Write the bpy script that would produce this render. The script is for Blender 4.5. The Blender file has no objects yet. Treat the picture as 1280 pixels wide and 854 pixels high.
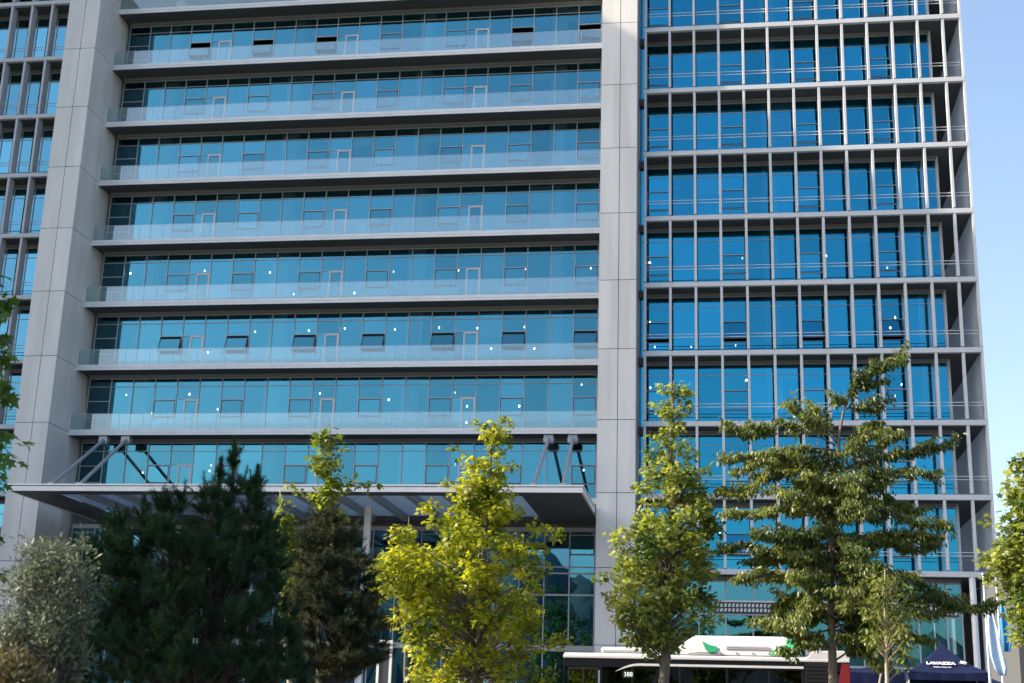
import bpy, bmesh, math, random
import numpy as np
from mathutils import Vector, Matrix, Quaternion
R = math.radians
random.seed(7)
rng = np.random.default_rng(11)
scene = bpy.context.scene
col = scene.collection

# ------------------------------------------------------------------ camera
F_PX, PITCH, ROLL, YAW, CZ = 1729.47, 0.278078, 0.0301482, 0.1567236, 1.6
cy_, sy_ = math.cos(YAW), math.sin(YAW)
FWD = Vector((-sy_*math.cos(PITCH), cy_*math.cos(PITCH), math.sin(PITCH)))
RT = Vector((cy_, sy_, 0)); UP = RT.cross(FWD)
RT2 = RT*math.cos(ROLL) + UP*math.sin(ROLL); UP2 = -RT*math.sin(ROLL) + UP*math.cos(ROLL)
cam_d = bpy.data.cameras.new('camera'); cam = bpy.data.objects.new('camera', cam_d); col.objects.link(cam)
cam_d.sensor_width = 36.0; cam_d.lens = F_PX/1280*36.0; cam_d.clip_end = 20000; cam_d.clip_start = 0.1
mm = Matrix((RT2, UP2, -FWD)).transposed().to_4x4(); mm.translation = (0, 0, CZ); cam.matrix_world = mm
cam_d.dof.use_dof = True; cam_d.dof.focus_distance = 62; cam_d.dof.aperture_fstop = 2.2
scene.camera = cam

# ------------------------------------------------------------------ light
SUN_EL, SUN_AZ_FRONT = R(33), R(11.0)           # sun from the left, grazing the front
svec = Vector((-math.cos(SUN_AZ_FRONT)*math.cos(SUN_EL), -math.sin(SUN_AZ_FRONT)*math.cos(SUN_EL), math.sin(SUN_EL)))
w = bpy.data.worlds.new('World'); scene.world = w; w.use_nodes = True
nt = w.node_tree; bg = nt.nodes['Background']
sky = nt.nodes.new('ShaderNodeTexSky'); sky.sky_type = 'NISHITA'; sky.sun_disc = False
sky.sun_elevation = SUN_EL; sky.sun_rotation = math.atan2(svec.x, svec.y)
sky.air_density = 1.0; sky.dust_density = 3.0; sky.ozone_density = 0.7
nt.links.new(sky.outputs[0], bg.inputs[0]); bg.inputs[1].default_value = 0.148
sl = bpy.data.lights.new('sun', 'SUN'); sl.energy = 5.0; sl.angle = R(0.53); sl.color = (1.0, 0.87, 0.68)
so = bpy.data.objects.new('sun', sl); col.objects.link(so)
so.rotation_euler = svec.to_track_quat('Z', 'Y').to_euler(); so.location = svec*200
vs = scene.view_settings; vs.view_transform = 'Standard'; vs.look = 'None'; vs.gamma = 1.0; vs.use_curve_mapping = False
vs.exposure = 1.2
scene.cycles.max_bounces = 8; scene.cycles.transparent_max_bounces = 12; scene.cycles.glossy_bounces = 4
scene.cycles.sample_clamp_indirect = 6.0

# ------------------------------------------------------------------ helpers
def at(x, y, Y):
    """point on the vertical plane Y seen at photo pixel (x, y): used to read sizes off the photograph"""
    d = RT2*(x-640) - UP2*(y-427) + FWD*F_PX
    t = Y/d.y
    return Vector((d.x*t, Y, CZ + d.z*t))
def at_z(x, y, Z):
    d = RT2*(x-640) - UP2*(y-427) + FWD*F_PX
    t = (Z-CZ)/d.z
    return Vector((d.x*t, d.y*t, Z))

class MB:
    def __init__(s): s.v = []; s.f = []
    def box(s, x0, x1, y0, y1, z0, z1):
        n = len(s.v)
        s.v += [(x0,y0,z0),(x1,y0,z0),(x1,y1,z0),(x0,y1,z0),(x0,y0,z1),(x1,y0,z1),(x1,y1,z1),(x0,y1,z1)]
        s.f += [tuple(n+i for i in q) for q in ((0,3,2,1),(4,5,6,7),(0,1,5,4),(1,2,6,5),(2,3,7,6),(3,0,4,7))]
        return s
    def bar(s, a, b, w, h=None):
        """square bar between two points"""
        a = Vector(a); b = Vector(b); d = (b-a).normalized(); h = h or w
        u = d.cross(Vector((0,0,1)));  u = u.normalized() if u.length > 1e-4 else Vector((1,0,0))
        v = u.cross(d).normalized(); n = len(s.v)
        for p in (a, b):
            for k, l in ((-1,-1),(1,-1),(1,1),(-1,1)): s.v.append(tuple(p + u*(k*w/2) + v*(l*h/2)))
        s.f += [tuple(n+i for i in q) for q in ((0,1,2,3),(7,6,5,4),(0,4,5,1),(1,5,6,2),(2,6,7,3),(3,7,4,0))]
        return s
    def tube(s, pts, rad, seg=8, cap=True):
        pts = [Vector(p) for p in pts]; n0 = len(s.v); prev = None
        for i, p in enumerate(pts):
            d = (pts[min(i+1, len(pts)-1)] - pts[max(i-1, 0)]).normalized()
            u = d.cross(Vector((0.13, 0.99, 0.05))) if prev is None else prev - d*prev.dot(d)
            if u.length < 1e-4: u = d.cross(Vector((1,0,0)))
            u.normalize(); prev = u; v = d.cross(u)
            r = rad[i] if isinstance(rad, (list, tuple)) else rad
            for k in range(seg):
                a = 2*math.pi*k/seg; s.v.append(tuple(p + u*(r*math.cos(a)) + v*(r*math.sin(a))))
        for i in range(len(pts)-1):
            for k in range(seg):
                a = n0+i*seg+k; b = n0+i*seg+(k+1) % seg
                s.f.append((a, b, b+seg, a+seg))
        if cap:
            s.f.append(tuple(n0+k for k in reversed(range(seg)))); m = n0+(len(pts)-1)*seg
            s.f.append(tuple(m+k for k in range(seg)))
        return s
    def poly(s, pts): 
        n = len(s.v); s.v += [tuple(p) for p in pts]; s.f.append(tuple(range(n, n+len(pts)))); return s
    def prism(s, pts, d):
        """polygon pts extruded along vector d"""
        n = len(s.v); k = len(pts); d = Vector(d)
        s.v += [tuple(p) for p in pts] + [tuple(Vector(p)+d) for p in pts]
        s.f.append(tuple(range(n, n+k))); s.f.append(tuple(reversed(range(n+k, n+2*k))))
        for i in range(k):
            j = (i+1) % k; s.f.append((n+j, n+i, n+k+i, n+k+j))
        return s
    def lathe(s, c, prof, seg=16):
        n = len(s.v)
        for r, z in prof:
            for k in range(seg):
                a = 2*math.pi*k/seg; s.v.append((c[0]+r*math.cos(a), c[1]+r*math.sin(a), c[2]+z))
        for i in range(len(prof)-1):
            for k in range(seg):
                a = n+i*seg+k; b = n+i*seg+(k+1) % seg; s.f.append((a, b, b+seg, a+seg))
        s.f.append(tuple(n+k for k in reversed(range(seg)))); m = n+(len(prof)-1)*seg
        s.f.append(tuple(m+k for k in range(seg)))
        return s
    def build(s, name, mat, parent=None, bevel=0, smooth=False):
        me = bpy.data.meshes.new(name); off = Vector((0,0,0))
        if parent is not None: off = parent.get_base
        me.from_pydata([(x-off[0], y-off[1], z-off[2]) for x, y, z in s.v], [], s.f); me.update()
        bm = bmesh.new(); bm.from_mesh(me); bmesh.ops.recalc_face_normals(bm, faces=bm.faces); bm.to_mesh(me); bm.free()
        return link(name, me, mat, parent, bevel, smooth)

BASES = {}
class P:
    """a parent object together with the world point its local coordinates start from"""
    def __init__(s, o, base): s.o = o; s.get_base = Vector(base)
def link(name, me, mat, parent=None, bevel=0, smooth=False):
    o = bpy.data.objects.new(name, me); col.objects.link(o)
    if mat: me.materials.append(mat)
    if smooth:
        for p in me.polygons: p.use_smooth = True
    if bevel:
        m = o.modifiers.new('bevel', 'BEVEL'); m.width = bevel; m.segments = 2; m.limit_method = 'ANGLE'
    if parent is not None: o.parent = parent.o
    return o
def sub(o, parent): return P(o, parent.get_base)
def thing(name, label, cat, base, group=None):
    o = bpy.data.objects.new(name, None); col.objects.link(o); o.location = base; o.empty_display_size = 0.3
    tag(o, label, cat, group); return P(o, base)
def tag(o, label, cat, group=None, kind=None):
    o['label'] = label; o['category'] = cat
    if group: o['group'] = group
    if kind: o['kind'] = kind
def struct(o): o['kind'] = 'structure'; return o

# ------------------------------------------------------------------ materials
def mat(name, color, rough=0.6, metal=0.0, var=0.0, scale=3.0, bump=0.0, spec=0.5, stretch=(1,1,1)):
    m = bpy.data.materials.new(name); m.use_nodes = True; n = m.node_tree; b = n.nodes['Principled BSDF']
    b.inputs['Base Color'].default_value = (*color, 1); b.inputs['Roughness'].default_value = rough
    b.inputs['Metallic'].default_value = metal; b.inputs['Specular IOR Level'].default_value = spec
    if var or bump:
        tc = n.nodes.new('ShaderNodeTexCoord'); mp = n.nodes.new('ShaderNodeMapping'); mp.inputs['Scale'].default_value = stretch
        ns = n.nodes.new('ShaderNodeTexNoise'); ns.inputs['Scale'].default_value = scale; ns.inputs['Detail'].default_value = 6
        n.links.new(tc.outputs['Object'], mp.inputs[0]); n.links.new(mp.outputs[0], ns.inputs['Vector'])
        if var:
            mr = n.nodes.new('ShaderNodeMapRange'); mr.inputs['From Min'].default_value = .3; mr.inputs['From Max'].default_value = .7
            mr.inputs['To Min'].default_value = 1-var; mr.inputs['To Max'].default_value = 1+var
            n.links.new(ns.outputs[0], mr.inputs[0])
            mx = n.nodes.new('ShaderNodeMix'); mx.data_type = 'RGBA'; mx.blend_type = 'MULTIPLY'; mx.inputs[0].default_value = 1
            mx.inputs[6].default_value = (*color, 1); n.links.new(mr.outputs[0], mx.inputs[7]); n.links.new(mx.outputs[2], b.inputs['Base Color'])
        if bump:
            bp = n.nodes.new('ShaderNodeBump'); bp.inputs['Strength'].default_value = bump; bp.inputs['Distance'].default_value = .02
            n.links.new(ns.outputs[0], bp.inputs['Height']); n.links.new(bp.outputs[0], b.inputs['Normal'])
    return m
def glass_mat(name, gloss, trans, fac, wave=0.0):
    m = bpy.data.materials.new(name); m.use_nodes = True; n = m.node_tree; n.nodes.clear()
    out = n.nodes.new('ShaderNodeOutputMaterial'); g = n.nodes.new('ShaderNodeBsdfGlossy'); t = n.nodes.new('ShaderNodeBsdfTransparent')
    mx = n.nodes.new('ShaderNodeMixShader'); g.inputs['Color'].default_value = (*gloss, 1); g.inputs['Roughness'].default_value = 0.0
    t.inputs['Color'].default_value = (*trans, 1)
    fr = n.nodes.new('ShaderNodeFresnel'); fr.inputs['IOR'].default_value = 1.5
    mr = n.nodes.new('ShaderNodeMapRange'); mr.inputs['To Min'].default_value = fac; mr.inputs['To Max'].default_value = 1.0
    n.links.new(fr.outputs[0], mr.inputs[0]); n.links.new(mr.outputs[0], mx.inputs[0])
    n.links.new(t.outputs[0], mx.inputs[1]); n.links.new(g.outputs[0], mx.inputs[2]); n.links.new(mx.outputs[0], out.inputs[0])
    oi = n.nodes.new('ShaderNodeObjectInfo'); vr = n.nodes.new('ShaderNodeMapRange'); vr.inputs['To Min'].default_value = .82; vr.inputs['To Max'].default_value = 1.14   # coating differs a little from pane to pane
    vm = n.nodes.new('ShaderNodeMix'); vm.data_type = 'RGBA'; vm.blend_type = 'MULTIPLY'; vm.inputs[0].default_value = 1; vm.inputs[6].default_value = (*gloss, 1)
    n.links.new(oi.outputs['Random'], vr.inputs[0]); n.links.new(vr.outputs[0], vm.inputs[7]); n.links.new(vm.outputs[2], g.inputs['Color'])
    if wave:
        tc = n.nodes.new('ShaderNodeTexCoord'); ns = n.nodes.new('ShaderNodeTexNoise'); ns.inputs['Scale'].default_value = .5; ns.inputs['Detail'].default_value = 1
        bp = n.nodes.new('ShaderNodeBump'); bp.inputs['Strength'].default_value = wave; bp.inputs['Distance'].default_value = .05
        n.links.new(tc.outputs['Object'], ns.inputs['Vector']); n.links.new(ns.outputs[0], bp.inputs['Height']); n.links.new(bp.outputs[0], g.inputs['Normal'])
    return m
def emit_mat(name, color, s):
    m = bpy.data.materials.new(name); m.use_nodes = True; b = m.node_tree.nodes['Principled BSDF']
    b.inputs['Base Color'].default_value = (*color, 1); b.inputs['Emission Color'].default_value = (*color, 1); b.inputs['Emission Strength'].default_value = s
    return m
def leaf_mat(name, c1, c2, trans=0.45, rough=0.45, tcol=None):
    """leaf: two natural tints mixed per leaf, light passing through the blade"""
    m = bpy.data.materials.new(name); m.use_nodes = True; n = m.node_tree; n.nodes.clear()
    out = n.nodes.new('ShaderNodeOutputMaterial'); at_ = n.nodes.new('ShaderNodeAttribute'); at_.attribute_name = 'tint'
    mx = n.nodes.new('ShaderNodeMix'); mx.data_type = 'RGBA'; mx.inputs[6].default_value = (*c1, 1); mx.inputs[7].default_value = (*c2, 1)
    n.links.new(at_.outputs['Fac'], mx.inputs[0])
    b = n.nodes.new('ShaderNodeBsdfPrincipled'); b.inputs['Roughness'].default_value = rough; b.inputs['Specular IOR Level'].default_value = .35
    n.links.new(mx.outputs[2], b.inputs['Base Color'])
    t = n.nodes.new('ShaderNodeBsdfTranslucent'); hs = n.nodes.new('ShaderNodeMix'); hs.data_type = 'RGBA'; hs.blend_type = 'MULTIPLY'
    hs.inputs[0].default_value = 1.0; hs.inputs[7].default_value = (*(tcol or (1.5, 1.5, .7)), 1)
    n.links.new(mx.outputs[2], hs.inputs[6]); n.links.new(hs.outputs[2], t.inputs['Color'])
    ms = n.nodes.new('ShaderNodeMixShader'); ms.inputs[0].default_value = trans
    n.links.new(b.outputs[0], ms.inputs[1]); n.links.new(t.outputs[0], ms.inputs[2]); n.links.new(ms.outputs[0], out.inputs[0])
    return m
M = {}
M['panel'] = mat('concrete_panel', (.69,.67,.645), .55, 0, .08, 1.1, .05, stretch=(1,1,.14))
def panel_tones(m):
    # every cladding panel came out of the mould a little lighter or darker than the next
    n = m.node_tree; b = n.nodes['Principled BSDF']; src = b.inputs['Base Color'].links[0].from_socket
    tc = n.nodes.new('ShaderNodeTexCoord'); sn = n.nodes.new('ShaderNodeVectorMath'); sn.operation = 'SNAP'; sn.inputs[1].default_value = (1.03, 2.3, 4.0)
    ad = n.nodes.new('ShaderNodeVectorMath'); ad.operation = 'ADD'; ad.inputs[1].default_value = (.31, 1.4, -.12)
    wn = n.nodes.new('ShaderNodeTexWhiteNoise'); mr = n.nodes.new('ShaderNodeMapRange'); mr.inputs['To Min'].default_value = .93; mr.inputs['To Max'].default_value = 1.04
    mx = n.nodes.new('ShaderNodeMix'); mx.data_type = 'RGBA'; mx.blend_type = 'MULTIPLY'; mx.inputs[0].default_value = 1
    n.links.new(tc.outputs['Object'], ad.inputs[0]); n.links.new(ad.outputs[0], sn.inputs[0]); n.links.new(sn.outputs[0], wn.inputs['Vector']); n.links.new(wn.outputs['Value'], mr.inputs[0])
    n.links.new(src, mx.inputs[6]); n.links.new(mr.outputs[0], mx.inputs[7]); n.links.new(mx.outputs[2], b.inputs['Base Color'])
panel_tones(M['panel'])
M['joint'] = mat('joint_dark', (.05,.05,.055), .8)
M['alu'] = mat('aluminium_pale', (.70,.71,.73), .5, 0, .05, 1.2)
M['fin'] = mat('fin_paint', (.51,.525,.555), .45, .0, .05, 1.0)
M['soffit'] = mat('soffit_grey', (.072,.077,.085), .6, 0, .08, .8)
M['loggia_wall'] = mat('loggia_cladding', (.54,.57,.62), .6, 0, .05, 1)
M['frame'] = mat('frame_grey', (.40,.41,.44), .4, .3)
M['frame_dark'] = mat('frame_dark', (.05,.055,.065), .4, .2)
M['door_frame'] = mat('door_frame_pale', (.58,.57,.60), .4, .1)
M['steel'] = mat('strut_steel', (.36,.38,.41), .35, .3)
M['glass_mid'] = glass_mat('glass_middle', (.105,.375,.485), (.92,.97,.98), .45, .03)
M['glass_rw'] = glass_mat('glass_right_wing', (.04,.375,.585), (.90,.96,.98), .48, .03)
M['glass_dark'] = glass_mat('glass_dark', (.05,.14,.18), (.10,.14,.15), .72, .03)
M['glass_lw'] = glass_mat('glass_left_wing', (.13,.37,.50), (.55,.70,.74), .62, .03)
M['glass_lobby'] = glass_mat('glass_lobby', (.12,.32,.46), (.35,.5,.55), .58, .03)
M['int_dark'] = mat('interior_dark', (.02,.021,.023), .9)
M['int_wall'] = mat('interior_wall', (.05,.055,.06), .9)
M['int_col'] = mat('interior_column', (.88,.90,.90), .7)
for k_, e_ in (('a', 5), ('b', 10), ('c', 20)): M['lamp'+k_] = emit_mat('ceiling_lamp_glow_'+k_, (1.0,.97,.92), e_)
M['asphalt'] = mat('asphalt', (.05,.05,.052), .9, 0, .15, 2, .2)
M['paving'] = mat('paving', (.15,.145,.14), .85, 0, .12, 1.4, .1)
M['ground'] = mat('ground_soil', (.06,.07,.035), .95, 0, .3, .05)
M['kerb'] = mat('kerb_stone', (.36,.36,.35), .8, 0, .1, 2)
M['line'] = mat('road_paint', (.75,.75,.73), .7, 0, .08, 4)
M['hills'] = mat('hill_scrub', (.055,.075,.07), 1, 0, .4, .004)
M['bark'] = mat('bark', (.13,.11,.09), .9, 0, .35, 9, .4, stretch=(1,1,.25))
M['bark_dark'] = mat('bark_dark', (.04,.035,.028), .95, 0, .3, 9, .4)
M['bark_pale'] = mat('bark_pale', (.30,.25,.18), .9, 0, .3, 9, .4, stretch=(1,1,.25))
# balustrade glass: clear with a faint milky green tint and a weak reflection
def rail_glass():
    m = bpy.data.materials.new('balustrade_glass'); m.use_nodes = True; n = m.node_tree; n.nodes.clear()
    out = n.nodes.new('ShaderNodeOutputMaterial'); t = n.nodes.new('ShaderNodeBsdfTransparent'); t.inputs[0].default_value = (.86,.95,.94,1)
    g = n.nodes.new('ShaderNodeBsdfGlossy'); g.inputs['Color'].default_value = (.75,.85,.9,1); g.inputs['Roughness'].default_value = .02
    d = n.nodes.new('ShaderNodeBsdfDiffuse'); d.inputs[0].default_value = (.70,.78,.78,1)
    a = n.nodes.new('ShaderNodeMixShader'); a.inputs[0].default_value = .14; b = n.nodes.new('ShaderNodeMixShader'); b.inputs[0].default_value = .05
    n.links.new(t.outputs[0], a.inputs[1]); n.links.new(g.outputs[0], a.inputs[2]); n.links.new(a.outputs[0], b.inputs[1]); n.links.new(d.outputs[0], b.inputs[2]); n.links.new(b.outputs[0], out.inputs[0])
    return m
M['rail_glass'] = rail_glass()

# ------------------------------------------------------------------ setting: ground, road, hills
YF = 74.38                                         # plane of the fins of the office wings
ZG = 1.88
def gz(y):
    t = min(max((y-8)/38.0, 0), 1); return ZG*t*t*(3-2*t)
def sheet(name, ys, x0, x1, mat_, dz=0, nx=2):
    v = []; f = []
    for y in ys:
        for k in range(nx): v.append((x0+(x1-x0)*k/(nx-1), y, gz(y)+dz))
    for i in range(len(ys)-1):
        for k in range(nx-1): a = i*nx+k; f.append((a, a+1, a+1+nx, a+nx))
    me = bpy.data.meshes.new(name); me.from_pydata(v, [], f); me.update()
    return struct(link(name, me, mat_))
ys = [-6000, -300, -60, -10, 0] + list(range(8, 47, 2)) + [60, 120, 400, 6000]
sheet('ground', ys, -6000, 6000, M['ground'])
sheet('pavement', [9]+list(range(10, 47, 2))+[50.6], -90, 70, M['paving'], .10)
sheet('road', [51, 62.2], -300, 300, M['asphalt'], .02)
sheet('plaza', [62.6, 77.4], -90, 70, M['paving'], .13)
b = MB(); b.box(-300, 300, 50.6, 51.0, ZG-.2, ZG+.14); struct(b.build('kerb', M['kerb']))
b = MB(); b.box(-300, 300, 62.2, 62.6, ZG-.2, ZG+.16); struct(b.build('kerb', M['kerb']))
b = MB()
for k in range(-40, 40): b.poly([(k*6, 56.9, ZG+.025), (k*6+3, 56.9, ZG+.025), (k*6+3, 57.05, ZG+.025), (k*6, 57.05, ZG+.025)])
struct(b.build('road_marking', M['line']))
# hills behind the viewer: they show only as reflections in the glass
nA, nR = 420, 12; v = []; f = []
for i in range(nA):
    a = R(175 + 190*i/(nA-1))
    dd = math.cos(a)/max(-math.sin(a), .15)
    el = float(np.interp(dd, [-6,-1.2,-.6,-.3,-.22,-.16,-.105,-.09,-.03,.03,.15,.5,1.5,6], [5,6,7,7.6,8.3,7.6,6.5,6.1,4.6,3.8,3.4,4.2,5,4])) + .25*math.sin(i*.83+.4)+.12*math.sin(i*1.9)
    hgt = 3800*math.tan(R(el))
    for j in range(nR):
        t = j/(nR-1); r = 2300 + 1500*t
        v.append((r*math.cos(a), r*math.sin(a), -3 + hgt*math.sin(t*math.pi/2)**1.2 + (10*math.sin(i*2.3+j*3.1) if 0 < j else 0)))
for i in range(nA-1):
    for j in range(nR-1): a = i*nR+j; f.append((a, a+1, a+1+nR, a+nR))
me = bpy.data.meshes.new('hills'); me.from_pydata(v, [], f); me.update(); struct(link('hills', me, M['hills'], smooth=True))

# ------------------------------------------------------------------ the office building
XL, XR2, BAY = -4.258, 13.877, 1.4236
lev = lambda i: 42.30 - 4.0*i
ZB = 2.2
B = thing('office_building', 'glass fronted office tower with pale piers, balconies and fin screened wings', 'building', (-14, YF, ZB))
PIERS = ((-40.66, -38.60), (-6.77, -4.70))
YP, YBAL, YGM, YGR = YF-1.0, YF+1.6, YF+3.1, YF+1.47
ZTOP = 48.2
for x0, x1 in PIERS:
    b = MB(); b.box(x0+.05, x1-.05, YP+.05, YF+9, ZB, ZTOP); core = b.build('pier', M['joint'], B)
    b = MB(); xm = (x0+x1)/2 + .06; g = .018
    zs = [lev(i)+.02 for i in range(-1, 11)]
    zs = [ZTOP] + zs
    for k in range(len(zs)-1):
        z1, z0 = zs[k]-g, zs[k+1]+g
        b.box(x0, xm-g, YP, YP+.08, z0, z1); b.box(xm+g, x1, YP, YP+.08, z0, z1)
        for xs, xe in ((x0, x0+.08), (x1-.08, x1)):
            b.box(xs, xe, YP+.082, YP+2.2, z0, z1)
            b.box(xs, xe, YP+2.2+2*g, YF+9, z0, z1)
    b.build('cladding', M['panel'], sub(core, B))
# floor plates behind the glass, rear wall
XBL = -58.0
YBK = YF+22
for i in range(-1, 10):
    z = lev(i); b = MB()
    for x0, x1, yg in ((XBL, PIERS[0][0], YGR), (PIERS[0][1], PIERS[1][0], YGM), (PIERS[1][1], 12.2, YGR)):
        b.box(x0+.06, x1-.06, yg+.14, YBK, z-.26, z+.06)
    b.build('floor_plate', M['int_dark'], B)
b = MB(); b.box(XBL, 12.2, YBK, YBK+.3, ZB, ZTOP); b.box(XBL, 12.2, YF+12, YF+12.2, ZB, ZTOP-1); b.build('rear_wall', M['int_wall'], B)
b = MB(); b.box(XBL+.05, XR2-.05, YF+.6, YBK, ZTOP, ZTOP+.4); b.build('roof', M['soffit'], B)
b = MB(); b.box(XBL-.3, XBL, YF+.3, YBK, ZB, ZTOP); b.build('end_wall', M['panel'], B)

def pane(x0, x1, y, z0, z1, m, parent, name='window_pane', tilt=.0022):
    b = MB(); cx, cz = (x0+x1)/2, (z0+z1)/2; ta, tb = random.gauss(0, tilt), random.gauss(0, tilt)
    for x, z in ((x0,z0),(x1,z0),(x1,z1),(x0,z1)): b.v.append((x, y+(x-cx)*ta+(z-cz)*tb, z))
    for x, z in ((x0,z0),(x1,z0),(x1,z1),(x0,z1)): b.v.append((x, y+.024+(x-cx)*ta+(z-cz)*tb, z))
    b.f = [(0,1,2,3), (7,6,5,4), (0,4,5,1), (1,5,6,2), (2,6,7,3), (3,7,4,0)]
    return b.build(name, m, parent)
def frame_rect(b, x0, x1, y0, y1, z0, z1, t):
    b.box(x0, x1, y0, y1, z0, z0+t); b.box(x0, x1, y0, y1, z1-t, z1)
    b.box(x0, x0+t, y0, y1, z0+t, z1-t); b.box(x1-t, x1, y0, y1, z0+t, z1-t)
def sash(x0, x1, y, z0, z1, state, m, parent):
    """opening sash: 'shut', 'tilt' (hung at the top, bottom swung out) or 'drop' (pushed down and out, gap above)"""
    b = MB(); t = .045; zz1 = z1
    frame_rect(b, x0, x1, -.03, .03, z0-z1, 0, t)
    ang = {'shut': 0, 'tilt': R(17), 'drop': R(13)}[state]
    c, s = math.cos(ang), math.sin(ang)
    def tr(p):
        X, Yy, Z = p
        if state == 'drop':                                  # hinged low, whole leaf slid down a little
            Z = Z*.62 - (z1-z0)*.40
        return (X, y + Yy*c + Z*s - (.02 if state != 'shut' else 0), zz1 - Yy*s + Z*c)
    b.v = [tr(p) for p in b.v]; fr = b.build('opening_sash', M['frame_dark'], parent)
    g = MB(); g.box(x0+t, x1-t, -.012, .012, z0-z1+t, -t); g.v = [tr(p) for p in g.v]; g.build('sash_pane', m, sub(fr, parent))

# ---- middle part: balconies and ribbon windows
W0, W1 = -38.36, -7.19; NB = 22; BW = (W1-W0)/NB
PAT = ['D','P','P','A','d','P','A','P','P','A','d','P','A','P','P','A','d','P','A','P','P','A']
for i in range(-1, 9):
    zt = lev(i); zf = lev(i+1)+.15; head = zt-.40               # storey between slab i (above) and slab i+1 (below)
    if i == 7: zf = lev(8)+.15
    if i == 8: continue
    fr = MB(); yg = YGM
    b_ = fr
    zfl = zf if i < 7 else 10.3+.15
    for k in range(NB+1):
        x = W0+k*BW; b_.box(x-.028, x+.028, yg-.045, yg+.08, zf, head)
    b_.box(W0, W1, yg-.04, yg+.09, head, head+.06)
    b_.box(W0, W1, yg-.04, yg+.09, zf-.04, zf+.05)
    zt1 = zf+2.98
    for k in range(NB):
        x0, x1 = W0+k*BW+.028, W0+(k+1)*BW-.028
        if PAT[k] != 'P' or i > 1 or True: b_.box(x0, x1, yg-.03, yg+.06, zt1-.02, zt1+.02)
        if PAT[k] == 'A':
            b_.box(x0, x1, yg-.035, yg+.06, zf+2.12, zf+2.165)
            if i > -1: b_.box(x0, x1, yg-.033, yg+.06, zf+1.02, zf+1.05)
        if PAT[k] == 'd':
            b_.box(x0, x1, yg-.033, yg+.06, zf+2.16, zf+2.20)
        if PAT[k] == 'D':
            for zz in (1.05, 2.05): b_.box(x0, x1, yg-.035, yg+.06, zf+zz, zf+zz+.05)
    band = b_.build('window_band', M['frame'], B); pb = sub(band, B)
    for k in range(NB):
        x0, x1 = W0+k*BW+.028, W0+(k+1)*BW-.028
        if PAT[k] == 'P': pane(x0, x1, yg, zf+.05, head, M['glass_mid'], pb)
        elif PAT[k] == 'D': pane(x0, x1, yg, zf+.05, head, M['glass_dark'], pb)
        elif PAT[k] == 'A':
            st = 'shut'
            if i == 4: st = 'tilt'
            if i == -1 and k not in (12, 15): st = 'drop'
            if i == 1 and k == 12: st = 'shut'
            pane(x0, x1, yg, zf+2.165, head, M['glass_mid'], pb)
            pane(x0, x1, yg, zf+.05, zf+1.02, M['glass_mid'], pb)
            sash(x0+.005, x1-.005, yg-.02, zf+1.055, zf+2.115, st, M['glass_mid'], pb)
        else:
            xd = x0+.50
            pane(x0, x1, yg, zf+2.20, head, M['glass_mid'], pb); pane(x0, xd, yg, zf+.05, zf+2.16, M['glass_mid'], pb)
            d = MB(); frame_rect(d, xd, x1, yg-.05, yg+.03, zf+.055, zf+2.155, .10)
            d.box(xd-.03, xd+.0, yg-.055, yg-.01, zf+.9, zf+1.1)
            do = d.build('balcony_door', M['door_frame'], pb)
            pane(xd+.1, x1-.1, yg-.01, zf+.155, zf+2.055, M['glass_mid'], pb, 'door_pane')
# balcony slabs
for i in range(-1, 8):
    z = lev(i); b = MB()
    x0, x1 = PIERS[0][1]+.012, PIERS[1][0]-.012
    b.box(x0, x1, YBAL, YBAL+.06, z-.03, z+.15); b.box(x0, x1, YBAL+.025, YBAL+.09, z-.07, z-.03); b.box(x0, x1, YBAL-.015, YBAL+.06, z-.19, z-.07)
    sl_ = b.build('balcony_edge', M['alu'], B)
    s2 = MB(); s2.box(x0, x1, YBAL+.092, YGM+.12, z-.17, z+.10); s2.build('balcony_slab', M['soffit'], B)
    s3 = MB(); s3.box(W0, W1, YGM-.22, YGM+.1, z-.335, z-.175); s3.build('head_trim', mat('head_trim_grey', (.20,.205,.22), .6) if i == -1 else bpy.data.materials['head_trim_grey'], B)
    if i == 7: continue
    r = MB(); n = 21; pw = (x1-x0)/n
    for k in range(n): r.box(x0+k*pw+.012, x0+(k+1)*pw-.012, YBAL+.10, YBAL+.118, z+.11, z+1.12)
    ro = r.build('balustrade', M['rail_glass'], B)
    h = MB(); h.box(x0, x1, YBAL+.095, YBAL+.123, z+1.122, z+1.14)
    for k in range(n+1): xx = min(max(x0+k*pw, x0+.02), x1-.02); h.box(xx-.011, xx+.011, YBAL+.125, YBAL+.15, z+.10, z+1.10)
    h.build('rail_trim', mat('rail_trim_grey', (.5,.56,.58), .4, .3) if i == -1 else bpy.data.materials['rail_trim_grey'], sub(ro, B))
# storey just above the canopy has its floor hidden by the canopy; the tall lobby glazing stands below it
ZC = 13.35
fr = MB(); zl0, zl1 = ZB+.1, 12.9
for k in range(NB+1):
    x = W0+k*BW; fr.box(x-.035, x+.035, YGM-.06, YGM+.08, zl0, zl1)
for z, t in ((10.81, .035), (9.26, .05), (6.35, .16), (zl1, .12), (zl0, .08)):
    for k in range(NB): fr.box(W0+k*BW+.035, W0+(k+1)*BW-.035, YGM-.05, YGM+.08, z-t, z+t)
lb = fr.build('lobby_glazing', M['frame'], B); pl = sub(lb, B)
for k in range(NB): pane(W0+k*BW+.035, W0+(k+1)*BW-.035, YGM, zl0, zl1, M['glass_lobby'], pl, 'lobby_pane')
b = MB(); b.box(W0, W1, YGM-.05, YGM+.1, 13.02, 13.55); b.build('lobby_lintel', M['soffit'], B)

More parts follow.
